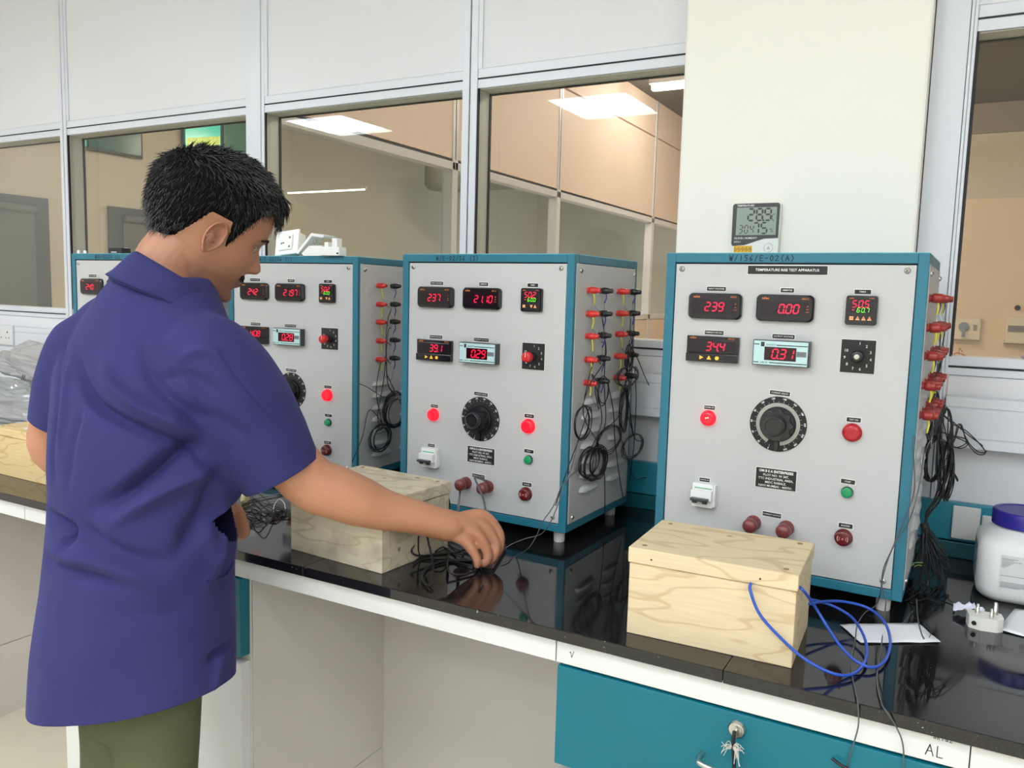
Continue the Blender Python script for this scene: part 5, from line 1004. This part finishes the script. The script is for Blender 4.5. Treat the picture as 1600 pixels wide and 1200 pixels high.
limb(bm_, [(-.818, 1.262, .944), (-.803, 1.282, .922), (-.784, 1.297, .902), (-.768, 1.302, .889)], [.0165, .0130, .0105, .0085], 14)
limb(bm_, [(-.845, 1.211, .968), (-.815, 1.246, .955), (-.788, 1.277, .950)], [.029, .029, .022], 20)
# left arm, hand resting at the bench edge
EL = at(84, 702, w=1.50)
LW = Vector((-1.262, 1.075, .960))
limb(bm_, [SH_L, SH_L.lerp(EL, .5)+Vector((-.012, 0, 0)), EL, EL.lerp(LW, .35), EL.lerp(LW, .75), LW], [.050, .045, .040, .039, .031, .026], 20)
tip = at(384, 822, w=1.60)
for k, (dx, dz, ln) in enumerate(((0, .012, 1.0), (.0, .002, 1.06), (-.003, -.010, 1.0), (-.008, -.020, .85))):
    a = LW+Vector((.006, .006, dz*.6)); b = LW.lerp(tip, .55)+Vector((0, .012, dz+.004)); c = LW.lerp(tip, .85*ln)+Vector((dx, .004, dz*.8)); d = LW.lerp(tip, 1.0*ln)+Vector((dx, -.004, dz*.8-.012)); limb(bm_, [a, b, c, d], [.0155, .012, .0095, .0075], 12)
limb(bm_, [LW+Vector((0, -.005, 0)), LW+Vector((.03, -.010, .008)), LW+Vector((.060, .006, -.002))], [.016, .012, .009], 12)
BODY = remeshed(bm_, 'body', SKIN, .0026, 3, .5)
me = BODY.data; co = np.empty(len(me.vertices)*3); me.vertices.foreach_get('co', co); co = co.reshape(-1, 3)
HRn = np.array(HR); loc = (co-np.array(HC)) @ HRn/HS      # head frame
tone = np.zeros(len(co)); d_ = np.sqrt(((loc-np.array([0, .01, -.01]))**2).sum(1)); inh = d_ < .16
x_, y_, z_ = loc.T
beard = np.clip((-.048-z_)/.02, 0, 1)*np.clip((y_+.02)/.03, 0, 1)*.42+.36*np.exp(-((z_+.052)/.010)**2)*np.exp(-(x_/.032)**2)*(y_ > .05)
ear_shade = .45*np.exp(-(((y_-EAR.y-.004)/.007)**2+((z_-EAR.z+.002)/.012)**2))*(np.abs(x_) > .066)  # shade of the ear hollow painted into the skin tone
tone[inh] = np.clip(.22+beard+ear_shade+.28*np.exp(-(((np.abs(x_)-.03)/.017)**2+(z_/.010)**2))*(y_ > .05), 0, .9)[inh]
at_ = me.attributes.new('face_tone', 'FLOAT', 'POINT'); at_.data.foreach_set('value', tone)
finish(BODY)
# eyes, lids, brows, moustache
for sd in (1, -1):
    m_ = MB(); c = Vector((sd*.0300, .0690, -.0020)); m_.lathe([(.0100*math.sin(math.radians(a)), -.0115*math.cos(math.radians(a))) for a in range(8, 180, 12)], hw(c), HR @ Vector((sd*.15, 1, -.25)), 20, 0)
    m_.lathe([(.0050, .0092), (.0048, .0104), (.0001, .0108)], hw(c), HR @ Vector((sd*.15, 1, -.45)), 16, 1); finish(m_.build('eye', [mat('shaded_eye_white', (150, 134, 122), .3), mat('eye_iris', (26, 18, 14), .15)], None, recenter=False))  # eye white darkened in colour as if in shadow
    m_ = MB(); pts = []
    for k in range(9): x = sd*(.016+.0285*k/8); z = -.0015+.0020*math.sin(PI*k/8); ph = math.asin(min(.99, (abs(x)/interp(z, SIDE)))**(1/.88))*sd; q = head_pt(z, ph); pts.append(hw(q+Vector((0, .0012, 0))))
    m_.tube(pts, [.0003]+[.0011]*7+[.0003], 6); finish(m_.build('eyelashes', mat('hair_black', (17, 16, 19), .27, spec=.9), None, recenter=False))
HAIRM = mat('hair_black', (17, 16, 19), .27, spec=.9)
def tuft(mb, p, d, L, r, cur=Vector((0, 0, 0)), n=3):
    pts = [p+d*L*t+cur*L*t*t for t in (0, .33, .66, 1)]; mb.tube(pts, [r, r*.9, r*.6, r*.1], n, caps=False)
rr = random.Random(21)
for sd in (1, -1):
    m_ = MB()
    for k in range(110):
        t = rr.random(); x = sd*(.012+.034*t); z = .0155+.006*math.sin(PI*min(1, t*.9+.1))+rr.uniform(-.003, .003)*(1-.6*t); ph = math.asin(min(.99, (abs(x)/interp(z, SIDE)))**(1/.88))*sd; q = head_pt(z, ph); tuft(m_, hw(q), (HR @ Vector((sd*.9, .15, .15-.5*t))).normalized(), .008, .0005)
    o = finish(m_.build('eyebrow', HAIRM, None, recenter=False)); o['kind'] = 'stuff'
m_ = MB()
for k in range(420):
    x = rr.uniform(-.029, .029); z = -.050-.006*abs(x)/.029+rr.uniform(-.0045, .004); ph = math.copysign(math.asin(min(.99, (abs(x)/interp(z, SIDE)))**(1/.88)), x); q = head_pt(z, ph); tuft(m_, hw(q+Vector((0, -.0005, 0))), (HR @ Vector((math.copysign(.5, x), .35, -.75))).normalized(), .0085, .00055)
o = finish(m_.build('moustache', HAIRM, None, recenter=False)); o['kind'] = 'stuff'
# hair: a shell on the skull and locks growing from it
def hairline(x, y):
    ay = y
    if ay > .060: return .058+(ay-.060)*.35
    if ay > .038: return .010+(ay-.038)/.022*.048
    if ay > .022: return -.028+(ay-.022)/.016*.038
    if ay > .016: return .018-(ay-.016)/.006*.046
    if ay > -.020: return .018
    return max(-.072, .018-(-.020-ay)*1.9)
def hair_pt(z, ph, extra=0):
    p = head_pt(z, ph); p.y = min(p.y, interp(z, FRONT)); hl = hairline(p.x, p.y); k = max(0, min(1, (z-hl)/.022)); k = k*k*(3-2*k)
    nrm = Vector((p.x/.075**2, p.y/.095**2, max(0, z)/.11**2+ (0 if z > 0 else z/.2**2))).normalized()
    top = max(0, min(1, (z-.02)/.07)); t = (.0085+.011*top+.006*g(p.y-.085, .03)*top+.007*g(p.y+.08, .05)*g(z-.02, .06))*k
    t += .0022*noise.noise(p*45)*k
    return p+nrm*(t+extra*k), nrm, k, p
NZ2, NP2 = 70, 130; vs = []; keep = []
for i in range(NZ2+1):
    z = -.078+(.1148+.078)*i/NZ2
    for k in range(NP2): q, nr, kk, _ = hair_pt(z, 2*PI*k/NP2); vs.append(hw(q if kk > 0 else q-nr*.004)); keep.append(kk > .0)
fs = [(i*NP2+k, (i+1)*NP2+k, (i+1)*NP2+(k+1) % NP2, i*NP2+(k+1) % NP2) for i in range(NZ2) for k in range(NP2)]; fs = [f_ for f_ in fs if sum(keep[j] for j in f_) >= 2]
m_ = MB(); m_.add(vs, fs, 0, True); m_.add(vs[-NP2:], [tuple(range(NP2-1, -1, -1))], 0, True); m_.mi = [1]*len(m_.mi)
cnt = 0
while cnt < 8200:
    z = rr.uniform(-.075, .1145) if rr.random() < .6 else .1148*(1-rr.random()**2*.6); ph = rr.uniform(0, 2*PI)
    q, nr, kk, p = hair_pt(z, ph, -.001)
    if kk < .12: continue
    cnt += 1; top = max(0, min(1, (z-.03)/.06)); sidew = Vector((math.copysign(.25, p.x)+rr.uniform(-.5, .5), rr.uniform(-.3, .5), 0))
    fl = Vector((0, .55*top+(-.35 if p.y < .02 else .25)*(1-top), -.15-.8*(1-top)))+sidew*.8; fl = fl-nr*fl.dot(nr); fl = (fl.normalized()+nr*rr.uniform(.18, .5)*(.5+.7*top)).normalized()
    L = rr.uniform(.011, .020)*(.75+.7*top)*(.45+.55*kk); wv = Vector((rr.uniform(-.3, .3), rr.uniform(-.3, .3), rr.uniform(-.45, .05)))
    tuft(m_, hw(q-nr*.002), HR @ fl, L, rr.uniform(.0007, .0013)*(.7+.5*top), HR @ wv)
for k in range(330):      # fringe falling over the forehead
    x = rr.uniform(-.05, .062); z = .078+rr.uniform(-.012, .012); ph = math.copysign(math.asin(min(.99, (abs(x)/interp(z, SIDE)))**(1/.88)), x); q, nr, kk, p = hair_pt(z, ph)
    tuft(m_, hw(q), (HR @ Vector((rr.uniform(-.3, .3), .85, rr.uniform(-.2, .35)))).normalized(), rr.uniform(.016, .034), rr.uniform(.0008, .0015), HR @ Vector((rr.uniform(-.4, .4), -.25, -1.0+rr.uniform(-.3, .3))))
o = finish(m_.build('hair', [HAIRM, mat('hair_shell', (13, 12, 13), .8, spec=.1)], None, recenter=False)); o['kind'] = 'stuff'  # second material: matt black shell under the locks
# --- shirt
def shirt_mat():
    mt = bpy.data.materials.new('navy_cloth'); mt.use_nodes = True; nt = mt.node_tree; b = nt.nodes['Principled BSDF']; L = nt.links.new
    tc = nt.nodes.new('ShaderNodeTexCoord'); n = nt.nodes.new('ShaderNodeTexNoise'); n.inputs['Scale'].default_value = 8; n.inputs['Detail'].default_value = 8; L(tc.outputs['Object'], n.inputs[0])
    mx = nt.nodes.new('ShaderNodeMix'); mx.data_type = 'RGBA'; mx.inputs[6].default_value = lin((41, 42, 90)); mx.inputs[7].default_value = lin((58, 58, 112)); L(n.outputs[0], mx.inputs[0]); L(mx.outputs[2], b.inputs['Base Color'])
    b.inputs['Roughness'].default_value = .8; b.inputs['Specular IOR Level'].default_value = .2; b.inputs['Sheen Weight'].default_value = .12; b.inputs['Sheen Roughness'].default_value = .5; b.inputs['Sheen Tint'].default_value = lin((150, 150, 220))
    w = nt.nodes.new('ShaderNodeTexNoise'); w.inputs['Scale'].default_value = 300; L(tc.outputs['Object'], w.inputs[0]); bp_ = nt.nodes.new('ShaderNodeBump'); bp_.inputs['Strength'].default_value = .4; bp_.inputs['Distance'].default_value = .001; L(w.outputs[0], bp_.inputs['Height']); L(bp_.outputs[0], b.inputs['Normal']); return mt
SHIRT = shirt_mat()
sm = MB(); ST = [(.55, -1.222, .870, .182, .146), (.64, -1.220, .872, .180, .144), (.75, -1.219, .878, .174, .140), (.88, -1.216, .888, .164, .134), (.97, -1.214, .897, .162, .131), (1.07, -1.218, .908, .166, .130), (1.16, -1.224, .922, .174, .128), (1.235, -1.230, .934, .178, .118), (1.29, -1.236, .944, .160, .104), (1.33, -1.240, .952, .128, .094), (1.37, -1.240, .960, .100, .086), (1.40, -1.238, .966, .078, .074)]
S_ = Vector((.985, .17, 0)).normalized(); Fw = Vector((-.17, .985, 0)).normalized(); n = 96; sp = spline([(s[1], s[2], s[0]) for s in ST], 6); ab = spline([(s[3], s[4], 0) for s in ST], 6); vs = []
for c, r in zip(sp, ab):
    for k in range(n):
        t = 2*PI*k/n; e_ = .92; vs.append(c+S_*r.x*math.copysign(abs(math.cos(t))**e_, math.cos(t))+Fw*r.y*math.copysign(abs(math.sin(t))**e_, math.sin(t)))
M_ = len(sp); sm.add(vs, [(i*n+k, i*n+(k+1) % n, (i+1)*n+(k+1) % n, (i+1)*n+k) for i in range(M_-1) for k in range(n)], 0, True); sm.add(vs[:n], [tuple(range(n-1, -1, -1))]); sm.add(vs[-n:], [tuple(range(n))])
CR = at(441, 741, w=1.42); DR = (CR-(SH_R+Vector((-.005, 0, -.005)))).normalized()
limb(sm, [SH_R+Vector((-.055, -.012, .004)), SH_R+Vector((-.005, 0, -.005)), SH_R.lerp(CR, .35), SH_R.lerp(CR, .7)+Vector((0, 0, -.004)), CR, CR+DR*.05], [.074, .080, .085, .081, .070, .066], 40)
CL = at(96, 664, w=1.48); DL = (CL-SH_L).normalized()
limb(sm, [SH_L+Vector((.05, .006, .0)), SH_L, SH_L.lerp(CL, .5)+Vector((-.004, 0, 0)), CL, CL+DL*.05], [.068, .070, .066, .054, .050], 36)
limb(sm, [SH_R+Vector((-.01, -.005, .018)), (-1.18, .955, 1.302), (-1.25, .96, 1.325), (-1.33, .935, 1.305), SH_L+Vector((.01, .0, .016))], [.058, .064, .070, .064, .056], 28)
SO = remeshed(sm, 'shirt', SHIRT, .0042, 14, .5)
me = SO.data
from mathutils.bvhtree import BVHTree
bmh = bmesh.new(); bmh.from_mesh(me); bvh = BVHTree.FromBMesh(bmh)
def onto(px, py):
    d = Vector(_F+(px-800)/FPX*_R2-(py-600)/FPX*_U2).normalized(); h = bvh.ray_cast(Vector(_C), d); return h[0]
V = np.array([v.co[:] for v in bmh.verts]); NN = np.array([v.normal[:] for v in bmh.verts]); disp = np.zeros(len(V))
FOLDS = [  # px path on the shirt, depth, half width
    ([(322, 716), (300, 700), (268, 718), (232, 745), (188, 775), (138, 800)], -.016, .014), ([(330, 740), (305, 745), (262, 765), (215, 792), (170, 822)], .010, .013),
    ([(335, 752), (322, 790), (300, 830), (272, 872)], -.010, .016), ([(310, 700), (278, 690), (228, 674), (187, 655), (147, 628), (128, 590), (122, 540)], -.012, .009),
    ([(300, 672), (262, 655), (214, 632), (176, 600), (160, 556)], .008, .012), ([(318, 668), (290, 640), (255, 612), (228, 575), (222, 530)], -.006, .010), ([(340, 664), (312, 622), (285, 590), (262, 555)], .004, .010),
    ([(99, 547), (87, 630), (82, 713), (84, 760)], -.005, .006), ([(112, 560), (100, 640), (94, 720)], .004, .007), ([(128, 640), (112, 700), (106, 770)], -.004, .008),
    ([(72, 800), (98, 822), (108, 834), (96, 862)], -.013, .010), ([(74, 850), (100, 868), (150, 880), (215, 902), (262, 930)], .006, .012), ([(70, 876), (110, 892), (160, 905), (200, 925)], -.006, .010), ([(120, 815), (160, 850), (210, 872), (280, 880)], -.007, .014),
    ([(182, 426), (132, 476), (103, 530), (94, 576)], -.0028, .0035), ([(349, 560), (395, 618), (457, 690)], -.0025, .003), ([(372, 758), (414, 728), (468, 678)], -.0016, .0022),
    ([(280, 560), (325, 548), (352, 566)], .004, .008), ([(250, 590), (300, 590), (350, 620)], -.004, .010), ([(300, 640), (350, 660), (400, 700)], -.004, .012),
    ([(322, 1034), (345, 1016), (362, 1000), (370, 992)], -.006, .007), ([(335, 1075), (340, 1040), (348, 1018)], .004, .008), ([(180, 950), (240, 962), (300, 950)], -.003, .014), ([(310, 800), (335, 870), (318, 940)], .004, .014), ([(352, 790), (345, 850), (338, 890)], .006, .010)]
for path, dep, wd_ in FOLDS:
    P_ = [onto(*q) for q in path]; P_ = [p for p in P_ if p is not None]
    if len(P_) < 2: continue
    Q = np.array([q[:] for q in spline(P_, 10)]); best = np.full(len(V), 9e9); bi = np.zeros(len(V), int)
    for j, q in enumerate(Q): dd = ((V-q)**2).sum(1); u = dd < best; best[u] = dd[u]; bi[u] = j
    t = bi/(len(Q)-1); taper = np.clip(np.minimum(t*4+.25, (1-t)*3+.1), 0, 1); disp += 2.0*dep*taper*np.exp(-best/wd_**2)
nz_ = np.array([noise.noise(Vector((p[0]*9+3, p[1]*9, p[2]*6)))*.0045+noise.noise(Vector((p[0]*24, p[1]*24+5, p[2]*15)))*.0016 for p in V]); disp += nz_
V2 = V+NN*disp[:, None]
for v, p in zip(bmh.verts, V2): v.co = p
# cut the hem and the sleeve openings, then give the cloth its thickness
def cut(co_, no_, rad):
    co_ = Vector(co_); fs = [f for f in bmh.faces if (f.calc_center_median()-co_).length < rad] if rad else bmh.faces[:]
    ge = list({v for f in fs for v in f.verts})+list({e for f in fs for e in f.edges})+list(fs); bmesh.ops.bisect_plane(bmh, geom=ge, plane_co=co_, plane_no=no_, clear_outer=True)
bmh.normal_update()
def cut_faces(test): bmesh.ops.delete(bmh, geom=[f for f in bmh.faces if test(f.calc_center_median())], context='FACES')
cut((-1.215, .87, .684), Vector((.21, .0, -1)).normalized(), 0)
def slit(co_, no_, rad):
    fs = [f for f in bmh.faces if (f.calc_center_median()-co_).length < rad]; ge = list({v for f in fs for v in f.verts})+list({e for f in fs for e in f.edges})+list(fs)
    bmesh.ops.bisect_plane(bmh, geom=ge, plane_co=co_, plane_no=no_); cut_faces(lambda c: (c-co_).length < rad*.93 and (c-co_).dot(no_) > 0)
slit(CR, DR, .15); slit(CL, DL, .115)
bmh.to_mesh(me); bmh.free()
for p in me.polygons: p.use_smooth = True
md = SO.modifiers.new('cloth', 'SOLIDIFY'); md.thickness = .0018; md.offset = -1; finish(SO)
# collar: band and fold-over leaf
AX = Vector((.50, .62, 0)).normalized(); TI = math.radians(31); NX = (Vector((0, 0, 1))*math.cos(TI)+AX*math.sin(TI)).normalized(); U1 = AX*math.cos(TI)-Vector((0, 0, 1))*math.sin(TI); U1.normalize(); U2_ = NX.cross(U1); CC = Vector((-1.222, .965, 1.388))
m_ = MB(); n = 72; rings = [(-.030, .086, .086), (-.012, .079, .079), (.006, .074, .073), (.016, .071, .070), (.019, .072, .071), (.016, .075, .074), (.002, .080, .079), (-.014, .087, .086), (-.026, .093, .091), (-.0265, .091, .089)]
vs = []; k0, k1 = 2, n-2
for h, ra, rb in rings:
    for k in range(n):
        t = 2*PI*k/n; drop = (.012*max(0, math.cos(t))**2+.014*max(0, -math.cos(t))) if h < -.008 else 0; vs.append(CC+NX*(h-drop)+U1*ra*math.cos(t)+U2_*rb*math.sin(t))
m_.add(vs, [(i*n+k, i*n+k+1, (i+1)*n+k+1, (i+1)*n+k) for i in range(len(rings)-1) for k in range(k0, k1)], 0, True); o = m_.build('collar', SHIRT, None, recenter=False); md = o.modifiers.new('cloth', 'SOLIDIFY'); md.thickness = .0022; md.offset = 0; finish(o)
# pocket edge on his right front
bv2 = bvh; m_ = MB(); P_ = [onto(*q) for q in ((322, 906), (336, 905), (350, 900), (358, 893), (366, 876))]; P_ = [p for p in P_ if p]
if len(P_) > 2: m_.tube(spline([p+Vector((.004, -.004, 0)) for p in P_], 5), .0022, 6); finish(m_.build('pocket_edge', SHIRT, None, recenter=False))
# trousers and shoes
OL = mat('olive_twill', (92, 98, 70), .85, spec=.2, noise_amt=.1, noise_scale=8, bump=.25, bump_scale=300); tm = MB(); HX, HY = -1.212, .878
limb(tm, [(HX, HY, .86), (HX, HY, .74), (HX, HY, .68)], [.112, .112, .100], 30, up=(0, 1, 0), fl=[.9, .92, .9])
for sx in (-1, 1): limb(tm, [(HX+sx*.046, HY+sx*.004, .72), (HX+sx*.044, HY, .60), (HX+sx*.048, HY-.006, .48), (HX+sx*.060, HY-.01, .30), (HX+sx*.070, HY-.012, .09)], [.074, .071, .066, .058, .056], 26)
TO = remeshed(tm, 'trousers', OL, .006, 8, .5); finish(TO)
SHM = mat('black_shoe_leather', (30, 28, 28), .4)
for sx in (-1, 1):
    m_ = MB(); cx = HX+sx*.072; limb(m_, [(cx, HY-.05, .035), (cx, HY+.02, .042), (cx, HY+.12, .034), (cx, HY+.19, .028)], [.036, .042, .044, .034], 18, up=(0, 0, 1), fl=[.9, .95, .7, .6]); limb(m_, [(cx, HY-.02, .06), (cx, HY-.01, .10)], [.042, .046], 16); finish(m_.build('shoe', SHM, None, recenter=False))
print('person done')
